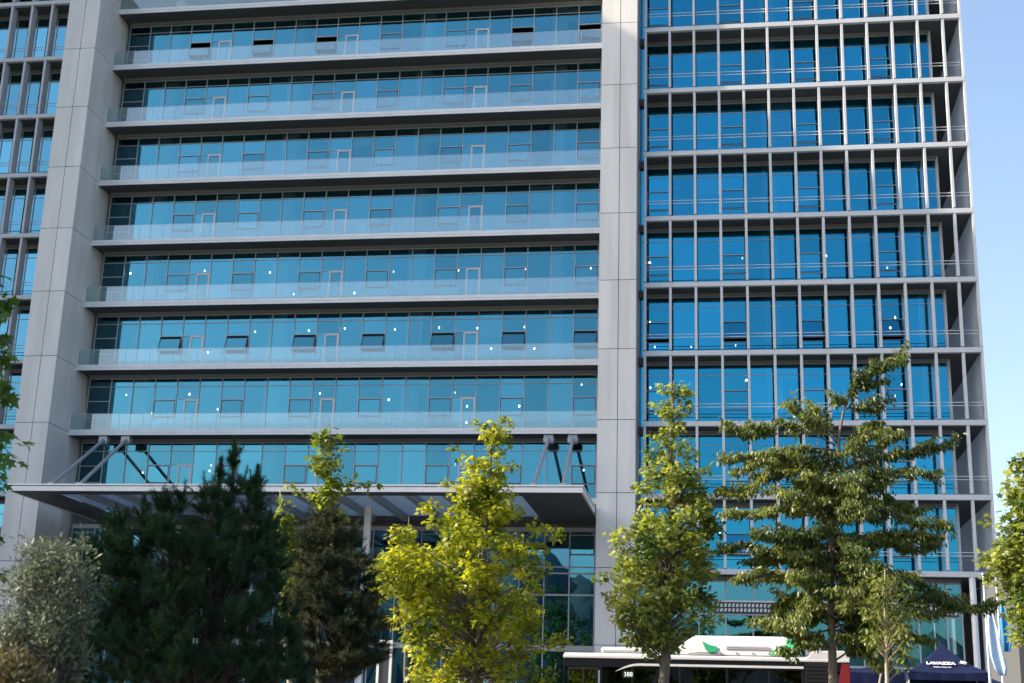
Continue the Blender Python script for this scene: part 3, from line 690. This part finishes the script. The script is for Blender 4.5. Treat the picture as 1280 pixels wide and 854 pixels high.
# T3 the layered tree with drooping narrow leaves
def layered_tree():
    Y = 41; base = at(1040, 840, Y); base.z = gz(Y)+.05
    t = thing('layered_tree', 'tall dark olive tree with drooping narrow leaves on flat spreading branches', 'tree', base)
    Z = lambda zx, zy, dy=0: at(890+zx/2.014, 430+zy/2.014, Y+dy)
    stem = [base, Z(303,770), Z(298,600), Z(302,450), Z(312,330), Z(320,230), Z(332,165), Z(350,120), Z(372,92), Z(420,55), Z(470,36)]
    mb = MB(); mb.tube(stem, [.14,.12,.105,.085,.06,.045,.032,.026,.02,.014,.008], 9)
    br = [((332,165),(430,150),0),((345,140),(308,132),0),((365,98),(410,100),.2),((318,240),(190,172),-.2),((318,230),(235,160),.3),((310,265),(25,208),.3),((306,290),(30,262),-.5),((310,300),(45,318),-.6),((312,290),(120,330),.8),
          ((320,250),(420,206),.2),((318,270),(400,250),-.6),((318,310),(600,270),.3),((316,330),(560,322),-.5),((312,340),(470,240),1.0),((306,420),(28,362),.7),((304,430),(40,440),-.6),((304,410),(180,380),-1.0),((308,430),(590,440),-.4),((310,400),(520,395),.7),
          ((302,520),(30,530),.2),((302,480),(110,470),-1.2),((304,500),(575,512),-.7),((304,520),(560,480),.8),((300,600),(48,612),-.5),((300,570),(120,560),.9),((302,580),(552,596),.3),((300,620),(470,560),-1.3),
          ((302,640),(700,665),-.3),((302,650),(640,645),.8),((300,680),(92,722),-.4),((300,660),(170,655),1.0),((300,690),(560,690),-.9),((301,700),(540,740),.3),((300,710),(180,740),-.9),((301,720),(460,800),-.4),((300,720),(390,760),.6),
          ((303,560),(420,640),-1.5),((303,600),(210,700),-1.5),((304,480),(380,520),-1.4),((305,420),(380,440),-1.3),((308,350),(360,370),-1.1),((304,540),(240,600),1.3),((304,460),(240,430),1.2)]
    br += [((345,132),(374,94),0),((366,98),(424,56),.05),((412,60),(474,34),.1),((400,66),(440,60),-.2)]
    for k in range(44):
        zy = rng.uniform(300, 560) if k < 16 else rng.uniform(500, 745); sgn = rng.choice([-1, 1]); ln = rng.uniform(50, 150)*(.6+.5*(zy-300)/445)
        br.append(((304, zy+rng.uniform(10, 50)), (304+sgn*ln, zy+rng.uniform(-22, 22)), rng.uniform(-1.5, 1.5)))
    br = [((a[0], a[1]+(rng.normal()*14 if a[1] > 220 else 0)), (b_[0]+rng.normal()*(12 if a[1] > 220 else 2), b_[1]+rng.normal()*(20 if a[1] > 220 else 3)), dy) for a, b_, dy in br]
    Pn, Dn, Nn, Sn, T = [], [], [], [], []
    def leaves_on(a, b_, n, tn, spread):
        a = np.array(a); b_ = np.array(b_); ax_ = b_-a; L = np.linalg.norm(ax_)+1e-6
        s = rng.random(n)**.8; p = a + ax_[None]*s[:,None] + rng.normal(size=(n,3))*np.array([spread, spread, spread*.55])
        d = ax_[None]/L*.45 + rng.normal(size=(n,3))*.42 + np.array([0,0,-.85]); nn = rng.normal(size=(n,3))*.6 + np.array([0,-.25,.7])
        Pn.append(p); Dn.append(d); Nn.append(nn); Sn.append(rng.uniform(.10, .20, n)); T.append(np.clip(tn+.06+rng.normal(size=n)*.26, 0, 1))
    for a, b_, dy in br:
        A = Z(*a); Bp = Z(*b_, dy*1.6); L = (Bp-A).length; mid = A.lerp(Bp, .5)+Vector((0, 0, .04*L)); w1, w2 = rng.normal()*.08*L, rng.normal()*.07*L; mid.z += w1; pts = [A, A.lerp(Bp, .25)+Vector((0,0,.04*L+w1*.5)), mid, A.lerp(Bp, .75)+Vector((0,0,.02*L+w2)), Bp]
        mb.tube(pts, [.035,.026,.02,.013,.006], 5); tn = .38+rng.normal()*.18
        for q in range(4):
            if q == 0 and L > .9: continue
            leaves_on(pts[q], pts[q+1], int(72*L*(.9 if q else .6)), tn, .10)
        nt_ = int(2+L*2.6)
        for k in range(nt_):                                   # side twigs, all in the branch's own flat layer
            s = rng.uniform(.25, .98); p = A.lerp(Bp, s)+Vector((0,0,.03*L)); ang = rng.choice([-1,1])*rng.uniform(.5, 1.2); d = (Bp-A).normalized(); d = Matrix.Rotation(ang, 3, 'Z') @ d
            l = rng.uniform(.35, .85)*(1.15-s*.5); e = p+d*l+Vector((0,0,rng.normal()*.11)); mb.tube([p, p.lerp(e,.5)+Vector((0,0,.03)), e], [.011,.008,.004], 4); leaves_on(p, e, int(82*l)+8, tn, .08)
    for k in range(64):                                        # leafy shoots close to the stem
        s = rng.uniform(0, 1); zz = 690-s*420; p = Z(303, zz); a = rng.random()*6.28; e = p+Vector((math.cos(a), math.sin(a), .25))*rng.uniform(.4, .95); mb.tube([p, e], [.014,.005], 4); leaves_on(p, e, 60, .33+rng.normal()*.15, .14)
    mb.build('trunk', M['bark'], t, smooth=True)
    Pp, D, N, S, TT = [np.concatenate(q) for q in (Pn, Dn, Nn, Sn, T)]
    leaf_mesh('crown', Pp, D, N, S, 'oval', .36, LM['olive_dark'], t, TT, .35)
layered_tree()

# conifers: upright shoots clothed in needles
def conifer(name, label, Y, base_px, tops, rows, n_shoot, leaf, shoot_len, needle, per, tr, up=1.0, tint=(.4,.2), fluff=.9):
    bx = at(base_px, 840, Y).x; base = Vector((bx, Y, gz(Y))); t = thing(name, label, 'tree', base); mb = MB()
    H = max(at(x, y, Y).z for x, y in tops)-base.z; fork = base+Vector((0, 0, H*.22)); mb.tube([base, fork], [tr*1.2, tr], 9)
    ends = []
    for x, y in tops:
        e = at(x, y, Y+rng.normal()*.25); m = fork.lerp(e, .45); m.x = m.x*.35+e.x*.65; mb.tube([fork, m, e], [tr*.8, tr*.4, .012], 7); ends.append((m, e))
    cl = outline_clumps(rows, Y, n_shoot, .05, .06, tint)
    Pn, Dn, Nn, Sn, T = [], [], [], [], []
    def shoot(a, e, n, tn):
        a = np.array(a); e = np.array(e); ax_ = e-a; L = np.linalg.norm(ax_); ax_ = ax_/L; s = rng.random(n); p = a+ (e-a)[None]*s[:,None]
        d = rnd_unit(n)*fluff + ax_[None]*.85; Pn.append(p); Dn.append(d); Nn.append(rnd_unit(n)); Sn.append(needle*rng.uniform(.6, 1.15, n)*(1-.35*s)); T.append(np.clip(tn+rng.normal(size=n)*.12, 0, 1))
    for c, r, tn in cl:                                        # a tuft: several shoots spreading upward from one twig end
        c = Vector(c); out_ = Vector((c.x-bx, c.y-Y, 0)); out_ = out_.normalized() if out_.length > .01 else Vector((0, 0, 1))
        s = fork.lerp(Vector((bx+(c.x-bx)*.3, Y, min(c.z-.2, base.z+H*.8))), rng.uniform(.5, 1)); branch(mb, s, c, .010, .004, .0, 4)
        for q in range(7):
            d = (out_*.5*rng.random() + Vector((rng.normal()*.5, rng.normal()*.5, up+(.5 if q == 0 else 0)))).normalized(); L = shoot_len*rng.uniform(.55, 1.2)*(1.25 if q == 0 else 1)
            e = c+d*L; mb.tube([c, e], [.006,.003], 4, False); shoot(c, e, per, tn)
    for m, e in ends:
        for k in range(5):
            q = m.lerp(e, .35+.13*k); shoot(q, q.lerp(e, 1) if k == 4 else q+(e-m).normalized()*shoot_len, per*3, tint[0]+.1)
            for j in range(3):
                dd = (Vector((rng.normal(), rng.normal(), 1.3))).normalized()*shoot_len*rng.uniform(.6, 1.0)*(1-.12*k); mb.tube([q, q+dd], [.005,.003], 4, False); shoot(q, q+dd, int(per*1.2), tint[0]+.15)
        shoot(e-(e-m).normalized()*shoot_len*1.3, e, per*4, tint[0]+.1)
    mb.build('trunk', M['bark_dark'], t, smooth=True)
    Pp, D, N, S, TT = [np.concatenate(q) for q in (Pn, Dn, Nn, Sn, T)]
    leaf_mesh('crown', Pp, D, N, S, 'needle', .085, leaf, t, TT, 0)
    return t
conifer('pine_tree', 'broad dark green pine in shade with upright needle shoots', 19, 245, [(295,558),(277,572),(323,582),(180,618),(215,640),(150,655),(240,650),(338,640)],
  [(575,285,300),(600,272,328),(622,262,334),(640,172,342),(665,140,350),(690,122,356),(730,108,366),(780,98,376),(858,82,388)],
  430, LM['pine'], .29, .105, 150, .10, .8, fluff=1.15)
conifer('brown_conifer', 'soft brownish conifer between the dark pine and the yellow green tree', 24, 420, [(405,645),(392,655),(430,668)],
  [(645,388,425),(670,376,440),(705,372,460),(745,366,478),(790,362,484),(858,368,476)], 190, LM['brown'], .30, .13, 110, .07, .3, (.4,.3), 1.2)

# olive bush at the lower left and dry shrub before it
def shrub(name, label, Y, cx_px, rows, n, rr, leaf, size, per, width, top=None, spikes=(), tint=(.5,.25), cat='shrub'):
    bx = at(cx_px, 840, Y).x; base = Vector((bx, Y, gz(Y))); t = thing(name, label, cat, base); mb = MB()
    cl = outline_clumps(rows, Y, n, rr[0], rr[1], tint)
    for x, y, r in spikes:
        p = at(x, y, Y+rng.normal()*.2); cl.append(((p.x, p.y, p.z), r, tint[0]+.1))
    for c, r, tn in cl: branch(mb, base+Vector((rng.normal()*.12, rng.normal()*.12, 0)), c, .01, .003, 0, 4)
    mb.build('stems', M['bark_dark'], t, smooth=True)
    Pp, D, N, S, T = clump_leaves(cl, per, size, -.35, .3, 1.15); leaf_mesh('foliage', Pp, D, N, S, 'oval', width, leaf, t, T, .1); return t
shrub('olive_bush', 'silvery narrow leaved bush left of the dark pine', 13.6, 55, [(692,34,80),(706,24,120),(730,10,128),(760,-5,130),(790,-20,118),(825,-30,112),(860,-35,100)], 230, (.08,.19), LM['silver'], .060, 3000, .28,
  spikes=[(33,682,.10),(31,695,.12),(52,690,.1),(72,684,.1),(74,696,.13),(100,680,.1),(104,690,.12),(58,702,.13),(34,672,.06),(53,676,.06),(75,674,.06),(103,668,.07),(106,680,.09),(22,712,.12),(12,728,.12),(116,700,.10),(6,745,.12),(88,700,.08)])
shrub('dry_shrub', 'low dry brownish shrub in the corner under the olive bush', 11.5, 15, [(822,-20,24),(840,-25,56),(862,-30,72)], 60, (.08,.16), LM['dry'], .05, 3000, .4, tint=(.6,.25))
# maple reaching in from the left edge; unseen crown widened to shade the pine
broadleaf('maple_tree', 'large leaved green maple reaching in at the left edge', 17.5, -420, (-380,-190),
  [(-200,-430,-330),(-50,-580,-190),(100,-660,-90),(250,-700,-42),(350,-700,2),(430,-690,10),(520,-680,2),(600,-650,-6),(680,-600,-25),(730,-540,-60)],
  220, (.45,.7), LM['maple'], M['bark'], .20, 170, trunk_r=.17, extra=[(-6,352,.16,0),(4,378,.12,.1),(2,420,.15,0),(4,445,.14,-.1),(4,485,.16,0),(8,492,.10,.2),(-4,540,.17,0),(0,572,.12,.1),(-8,605,.15,0),(-8,712,.14,0),(-4,668,.12,0)], tint=(.5,.25), droop=.55)

# ------------------------------------------------------------------ writing
def text_obj(name, body, size, mat_, parent, loc, rot, ext=.004, bold=.0, shear=0.0):
    cu = bpy.data.curves.new(name, 'FONT'); cu.body = body; cu.size = size; cu.extrude = ext; cu.offset = bold; cu.shear = shear; cu.align_x = 'CENTER'; cu.align_y = 'CENTER'
    tmp = bpy.data.objects.new(name+'_curve', cu); col.objects.link(tmp); dg = bpy.context.evaluated_depsgraph_get(); me = bpy.data.meshes.new_from_object(tmp.evaluated_get(dg))
    bpy.data.objects.remove(tmp); bpy.data.curves.remove(cu); me.materials.clear()
    o = link(name, me, mat_, parent); o.matrix_local = Matrix.Translation(Vector(loc)-parent.get_base) @ rot.to_4x4(); return o
RX90 = Matrix.Rotation(R(90), 3, 'X')

# ------------------------------------------------------------------ bus (built along local x, nose at -x), then turned and placed
def build_bus():
    white = mat('bus_white', (.50,.50,.50), .3, 0, .03, 2); black = mat('bus_black', (.006,.007,.009), .3, spec=.2); red = mat('bus_red', (.16,.006,.012), .4)
    green = mat('emblem_green', (.01,.25,.10), .4); green2 = mat('emblem_light_green', (.05,.45,.20), .4); rubber = mat('tyre_rubber', (.02,.02,.02), .85); rim = mat('wheel_rim', (.4,.4,.42), .35, .7)
    gl = glass_mat('bus_glass', (.30,.38,.44), (.10,.12,.13), .16); seat = mat('bus_interior', (.10,.12,.16), .8); led = emit_mat('led_white', (.8,.85,.9), .45); dark = mat('bus_grille', (.010,.010,.012), .6, spec=.2)
    red2 = mat('pod_red', (.5,.08,.07), .4)
    L, Wd, Hh = 11.0, 2.5, 2.90
    base = Vector((-.80, 56.6, ZG+.022-.0)); 
    t = thing('city_bus', 'black and white city bus with white roof boxes and a red rear corner', 'bus', base); rot = R(-3.2)
    t.o.rotation_euler = (0, 0, rot)
    p = P(t.o, (0, 0, 0)); x0, x1 = -L/2, L/2; y0, y1 = -Wd/2, Wd/2
    def mk(mb, name, m, par=p, bv=0, sm=False): return mb.build(name, m, par, bv, sm)
    b = MB(); b.box(x0, x1, y0, y1, .32, .95); b.box(x0, x1, y0+.02, y1-.02, .95, .99); b.box(x0+.02, x0+.12, y0, y1, .99, 1.1)
    for x in (x0+.06, x0+1.5, x0+2.75, x0+4.6, x0+6.4, x0+8.0, x1-1.75, x1-.05): b.box(x-.05, x+.05, y0+.005, y0+.10, .99, 2.62); b.box(x-.05, x+.05, y1-.10, y1-.005, .99, 2.62)
    b.box(x0, x1, y0+.003, y0+.12, 2.42, 2.78); b.box(x0, x1, y1-.12, y1-.003, 2.42, 2.78); b.box(x0, x0+.12, y0+.12, y1-.12, 2.3, 2.78); b.box(x1-.1, x1, y0+.1, y1-.1, .99, 2.78)
    body = mk(b, 'body', black, p, .03); pb = sub(body, p)
    b = MB(); b.prism([(x0-.0, y0-.02, 2.76), (x0, y0-.02, 2.87), (x0+.0, y0+.25, 2.98), (x0, y1-.25, 2.98), (x0, y1+.02, 2.87), (x0, y1+.02, 2.76)], (L, 0, 0)); mk(b, 'roof', white, p, .02)
    # white swoosh along the top of the side glass
    n = 14; sw = []
    for k in range(n+1):
        s = k/n; sw.append((x0+2.05+1.0*s, 2.25+.34*(1-(1-s)**2.0)))
    up_ = [(x, z) for x, z in sw] + [(x1-1.72, 2.59)]; lo = [(x1-1.72, 2.50)] + [(x0+3.05, 2.50)] + [(x0+2.05+.9*(1-k/6), 2.25+.25*(1-(1-(1-k/6))**1.6)) for k in range(1, 6)]
    b = MB(); b.prism([(x, y0-.002, z) for x, z in up_+lo], (0, -.015, 0)); mk(b, 'side_stripe', white)
    # windows
    for a, c in ((x0+1.55, x0+2.70), (x0+2.80, x0+4.55), (x0+4.65, x0+6.35), (x0+6.45, x0+7.95), (x0+8.05, x1-1.80)):
        b = MB(); b.box(a, c, y0+.03, y0+.045, 1.0, 2.42); mk(b, 'side_window', gl)
        b = MB(); b.box(a, c, y1-.045, y1-.03, 1.0, 2.42); mk(b, 'side_window', gl)
    b = MB(); b.box(x0+.02, x0+.05, y0+.12, y1-.12, 1.1, 2.3); mk(b, 'windscreen', gl)
    d = MB(); frame_rect(d, x0+.18, x0+1.40, y0-.012, y0+.03, .40, 2.40, .06); d.box(x0+.76, x0+.82, y0-.014, y0+.03, .46, 2.34); do = mk(d, 'door', dark); g = MB(); g.box(x0+.24, x0+.758, y0+.0, y0+.012, .46, 2.34); g.box(x0+.822, x0+1.34, y0+.0, y0+.012, .46, 2.34); mk(g, 'door_pane', gl, sub(do, p))
    b = MB(); b.box(x0+.3, x1-2, y0+.5, y1-.5, .40, .45); 
    for k in range(9):
        for yy in (y0+.25, y1-.7): xx = x0+2.2+k*.8; b.box(xx, xx+.42, yy, yy+.45, .8, .92); b.box(xx+.40, xx+.47, yy, yy+.45, .9, 1.55)
    mk(b, 'seats', seat)
    # route display
    b = MB(); b.box(x0+2.36, x0+2.80, y0-.03, y0-.003, 2.02, 2.30); di = mk(b, 'route_display', dark)
    text_obj('route_number', '388', .24, led, sub(di, p), (x0+2.58, y0-.034, 2.16), RX90, .002, -.004)
    # roof boxes
    b = MB(); b.box(x0+1.45, x0+3.95, y0+.25, y1-.25, 2.985, 3.22); mk(b, 'front_roof_box', white, p, .10)
    b = MB(); b.prism([(x0+4.2, y0+.12, 2.96), (x0+9.25, y0+.12, 2.96), (x0+9.15, y0+.30, 3.60), (x0+8.9, y0+.38, 3.72), (x0+5.15, y0+.38, 3.72), (x0+4.85, y0+.28, 3.52), (x0+4.25, y0+.16, 3.05)], (0, Wd-.5, 0)); bx_ = mk(b, 'main_roof_box', white, p, .035); px = sub(bx_, p)
    yq = lambda z: y0+.10+(z-2.96)*.235
    def em(pts, m, nm, lift=0): bb = MB(); bb.prism([(x, yq(z)-.006-lift, z) for x, z in pts], (0, -.008, 0)); return mk(bb, nm, m, px)
    em([(x0+5.43,3.50),(x0+5.75,3.34),(x0+6.0,3.30),(x0+6.05,3.18),(x0+5.95,3.08),(x0+5.68,3.06),(x0+5.56,3.20)], green, 'leaf_emblem')
    em([(x0+4.9,3.01),(x0+5.3,3.06),(x0+5.9,3.055),(x0+6.3,3.0),(x0+6.3,2.985),(x0+5.85,3.02),(x0+5.3,3.03),(x0+4.9,2.99)], dark, 'stem_emblem')
    em([(x0+8.02,3.0),(x0+8.15,3.16),(x0+8.35,3.30),(x0+8.72,3.44),(x0+8.62,3.58),(x0+8.75,3.66),(x0+9.0,3.58),(x0+9.15,3.36),(x0+9.19,3.12),(x0+9.21,3.0)], green2, 'green_emblem')
    em([(x0+8.22,3.0),(x0+8.35,3.18),(x0+8.6,3.28),(x0+8.75,3.10),(x0+8.72,3.0)], green, 'green_emblem', .004)
    yel = mat('emblem_yellow', (.6,.55,.05), .4)
    for xx, zz in ((8.2,3.05),(8.5,3.06),(9.05,3.06),(8.45,3.22)): em([(x0+xx,zz),(x0+xx+.09,zz),(x0+xx+.09,zz+.07),(x0+xx,zz+.07)], yel, 'yellow_dot', .009)
    b = MB()
    for z in (3.20, 3.28): b.box(x0+6.35, x0+8.0, yq(z)-.012, yq(z)+.02, z, z+.035)
    for k in range(4): xx = x0+6.1+k*.62; b.box(xx, xx+.05, yq(3.06)-.03, yq(3.06)+.02, 3.04, 3.09)
    mk(b, 'vent_slot', mat('vent_grey', (.35,.35,.36), .5), px)
    b = MB(); b.box(x0+9.35, x0+9.95, y0+.35, y1-.35, 2.985, 3.55); o = mk(b, 'rear_roof_box', white, p, .08); b = MB(); b.box(x0+9.50, x0+9.85, y0+.335, y0+.349, 3.16, 3.34); mk(b, 'red_mark', red2, sub(o, p))
    b = MB(); b.prism([(x0+9.35, y0-.012, 2.86), (x1+.01, y0-.012, 2.82), (x1+.01, y0-.012, 3.02), (x1-.15, y0-.012, 3.20), (x0+9.65, y0-.012, 3.17)], (0, Wd-.02, 0)); mk(b, 'rear_roof_fairing', white, p, .03)
    b = MB(); b.box(x1-1.68, x1-.55, y0-.012, y0+.01, 1.0, 2.74)
    for k in range(12): b.box(x1-1.64, x1-.60, y0-.03, y0-.012, 1.05+k*.14, 1.05+k*.14+.05)
    mk(b, 'engine_grille', dark)
    b = MB(); b.prism([(x1-.52, y0-.014, .6), (x1-.02, y0-.014, .6), (x1-.02, y0-.014, 2.70), (x1-.30, y0-.014, 2.74), (x1-.44, y0-.014, 2.0)], (0, .12, 0)); b.box(x1-.012, x1+.006, y0, y1, .6, 2.6); mk(b, 'rear_corner_panel', red)
    for xx in (x0+2.1, x1-2.7):
        for yy, s in ((y0, 1), (y1-.3, 1)):
            b = MB(); b.tube([(xx, yy-.005, .48), (xx, yy+.29, .48)], .48, 24); wo = mk(b, 'wheel', rubber, p, 0); b = MB(); b.tube([(xx, yy-.02, .48), (xx, yy+.31, .48)], .27, 16); mk(b, 'wheel_rim', rim, sub(wo, p))
    for s in (y0-.0, y1+.0):
        b = MB(); b.tube([(x0+.02, s*.95, 2.6), (x0-.25, s*1.05, 2.55), (x0-.3, s*1.08, 2.3)], .025, 6); b.box(x0-.36, x0-.24, s*1.08-.12, s*1.08+.12, 1.85, 2.3); mk(b, 'mirror', black)
    return t
build_bus()

# ------------------------------------------------------------------ tents, flags, container, sign frame, far building
def tent(label, xc, Y, wd, zpeak, zeave, valance, words):
    navy = bpy.data.materials.get('navy_cloth') or mat('navy_cloth', (.005,.010,.045), .8, 0, .12, 3, spec=.2); wht = bpy.data.materials.get('print_white') or mat('print_white', (.75,.76,.8), .6); pole = M['alu']
    base = Vector((xc, Y+wd/2, ZG+.13)); t = thing('pop_up_tent', label, 'tent', base, 'navy tents beside the building'); h = wd/2; b = MB(); pk = Vector((xc, Y+h, zpeak)); cs = [(xc-h, Y), (xc+h, Y), (xc+h, Y+wd), (xc-h, Y+wd)]; n = 8
    for k in range(4):
        a, c = cs[k], cs[(k+1) % 4]
        for i in range(n):                                     # slightly hollow cloth between eave and peak
            t0, t1 = i/n, (i+1)/n
            def pt(s, u):
                e = Vector((a[0]+(c[0]-a[0])*u, a[1]+(c[1]-a[1])*u, zeave)); q = e.lerp(pk, s); q.z -= .22*(zpeak-zeave)*math.sin(math.pi*s)*.6 + .05*math.sin(math.pi*u)*(1-s); return q
            for j in range(6): b.poly([pt(t0, j/6), pt(t0, (j+1)/6), pt(t1, (j+1)/6), pt(t1, j/6)])
            if False: pass
    b.build('tent_roof', navy, t); b = MB()
    for k in range(4):
        a, c = cs[k], cs[(k+1) % 4]; m = 10; dx, dy = (c[0]-a[0])/m, (c[1]-a[1])/m
        for j in range(m):
            w0 = .02*math.sin(j*2.1); w1 = .02*math.sin((j+1)*2.1); nx, ny = (1, 0) if abs(dy) > abs(dx) else (0, 1)
            p0 = (a[0]+dx*j, a[1]+dy*j); p1 = (a[0]+dx*(j+1), a[1]+dy*(j+1))
            b.poly([(p0[0], p0[1], zeave-.04), (p1[0], p1[1], zeave-.04), (p1[0]+nx*w1, p1[1]+ny*w1, zeave-valance), (p0[0]+nx*w0, p0[1]+ny*w0, zeave-valance)])
    va = b.build('valance', navy, t)
    for x, y in cs: b = MB(); s = .03; b.box(x+(s if x < xc else -s)-.025, x+(s if x < xc else -s)+.025, y+(s if y < Y+h else -s)-.025, y+(s if y < Y+h else -s)+.025, ZG+.13, zeave-.02); b.build('leg', pole, t)
    if words:
        sl_ = math.atan2(zpeak-zeave, h); Rt = Matrix.Rotation(sl_*.93, 3, 'X')
        text_obj('printed_name', 'LAVAZZA', .27, wht, t, (xc-.25, Y+h*.33, zeave+(zpeak-zeave)*.30), Rt, .004, .012, 0.1)
        text_obj('printed_line', 'TORINO, ITALIA, 1895', .075, wht, t, (xc-.22, Y+h*.17, zeave+(zpeak-zeave)*.165), Rt, .003, .002)
        c = MB(); q = Vector((xc+.66, Y+h*.36, zeave+(zpeak-zeave)*.34)); 
        pts = [(-.11,.08),(.11,.08),(.09,-.01),(.045,-.065),(-.045,-.065),(-.09,-.01)]; Rr = Rt @ Matrix.Rotation(R(-18), 3, 'Z')
        c.prism([q + Rr @ Vector((x, y, .012)) for x, y in pts], Rr @ Vector((0, 0, .006))); c.prism([q + Rr @ Vector((x, y, .012)) for x, y in [(.11,.065),(.17,.05),(.16,-.01),(.10,-.02),(.10,.0),(.14,.005),(.145,.04),(.11,.045)]], Rr @ Vector((0, 0, .006)))
        c.prism([q + Rr @ Vector((x, y, .012)) for x, y in [(-.14,-.11),(.16,-.11),(.16,-.085),(-.14,-.085)]], Rr @ Vector((0, 0, .006))); c.build('cup_emblem', wht, t)
    return t
tent('navy pop-up tent with peaked roof and white printing, right of the bus', 9.18, 61.3, 3.35, 5.98, 4.72, .34, True)
tent('plain navy tent hidden half behind the staked sapling', 6.10, 62.4, 3.05, 4.98, 4.72, .55, False)
tent('smaller navy tent behind the two flags', 11.45, 64.2, 2.5, 4.75, 4.28, .35, False)

def flag(label, px, Y, ztop, colr, stripe, rows):
    cloth = mat('flag_cloth_'+stripe, colr, .8, 0, .10, 6); pole = M['alu']; x = at(px, 800, Y).x; base = Vector((x, Y, ZG+.13)); t = thing('flagpole', label, 'flag', base, 'flags at the right end of the building')
    b = MB(); b.tube([(x, Y, ZG+.13), (x, Y, ztop+.25)], [.045, .03], 10); b.lathe((x, Y, ztop+.25), [(.03,0),(.06,.05),(.03,.1)], 8); b.build('pole', pole, t); b = MB(); nz = len(rows); nx = 14; v = []
    for y, xl, xr in rows:
        a = at(xl, y, Y); c = at(xr, y, Y)
        for k in range(nx+1):
            u = k/nx; p = a.lerp(c, u); p.y += .055*math.sin(u*8+y*.02) - .12; v.append(tuple(p))
    b.v = v
    for i in range(nz-1):
        for k in range(nx): q = i*(nx+1)+k; b.f.append((q, q+1, q+2+nx, q+1+nx))
    o = b.build('flag_cloth', cloth, t, smooth=True); m = o.modifiers.new('thick', 'SOLIDIFY'); m.thickness = .006
    return t
flag('pale blue flag hanging limp beside the navy tent', 1234, 58, 8.1, (.40,.55,.72), 'pale', [(764,1235,1239),(775,1233,1242),(790,1233,1247),(805,1235,1250),(820,1237,1254),(835,1242,1258),(845,1248,1257)])
flag('saturated blue flag hanging behind the pale one', 1250, 60, 8.3, (.02,.22,.55), 'blue', [(758,1250,1253),(770,1249,1258),(785,1250,1262),(800,1252,1264),(815,1254,1262)])
# dome topped container behind the yellow-green tree
Yc = 46; xc = at(592, 845, Yc).x; base = Vector((xc, Yc, gz(Yc)+.1)); t = thing('recycling_container', 'pale teal dome topped container glimpsed under the yellow green tree', 'container', base)
teal = mat('container_teal', (.28,.50,.48), .45, 0, .08, 3); b = MB(); b.lathe(base, [(.50,0),(.56,.1),(.58,1.0),(.54,1.25),(.44,1.48),(.26,1.62),(.08,1.66)], 22); b.build('shell', teal, t, smooth=True)
b = MB(); b.box(xc-.06, xc+.06, Yc-.62, Yc-.50, base.z+.2, base.z+1.40); b.tube([(xc, Yc, base.z+1.64), (xc, Yc, base.z+1.76)], .05, 8); b.build('lifting_bar', M['frame_dark'], t)
# pale frame beside the conifer
Ys = 44; a = at(489.5, 804, Ys); t = thing('sign_frame', 'thin pale steel frame standing left of the yellow green tree', 'frame', (a.x, Ys, gz(Ys)+.1)); b = MB(); al = at(474, 804, Ys)
b.box(a.x-.04, a.x+.04, Ys-.04, Ys+.04, gz(Ys)+.1, a.z); b.box(al.x-.04, al.x+.04, Ys-.04, Ys+.04, gz(Ys)+.1, a.z); b.build('post', M['alu'], t); b = MB(); b.box(al.x-.04, a.x+.04, Ys-.045, Ys+.045, a.z+.002, a.z+.09); b.build('crossbar', M['alu'], t)
b = MB(); b.box(al.x+.042, a.x-.042, Ys-.015, Ys+.015, gz(Ys)+.4, a.z-.02); b.build('panel', M['frame_dark'], t)
# low pale building far to the right
t = thing('distant_building', 'low grey building far off behind the right edge tree', 'building', (44, 170, ZG)); b = MB(); b.box(33, 60, 168, 186, ZG, 25.0); w_ = b.build('wall', mat('far_wall', (.06,.065,.07), .8), t); b = MB(); b.box(32.6, 60.4, 167.6, 186.4, 25.0, 25.7); b.build('roof', M['soffit'], t)
for k in range(6):
    for j in range(4): b = MB(); b.box(34.5+k*4.2, 36.9+k*4.2, 167.93, 168.02, 6+j*4.8, 8.4+j*4.8); b.build('window', M['glass_lobby'], t)
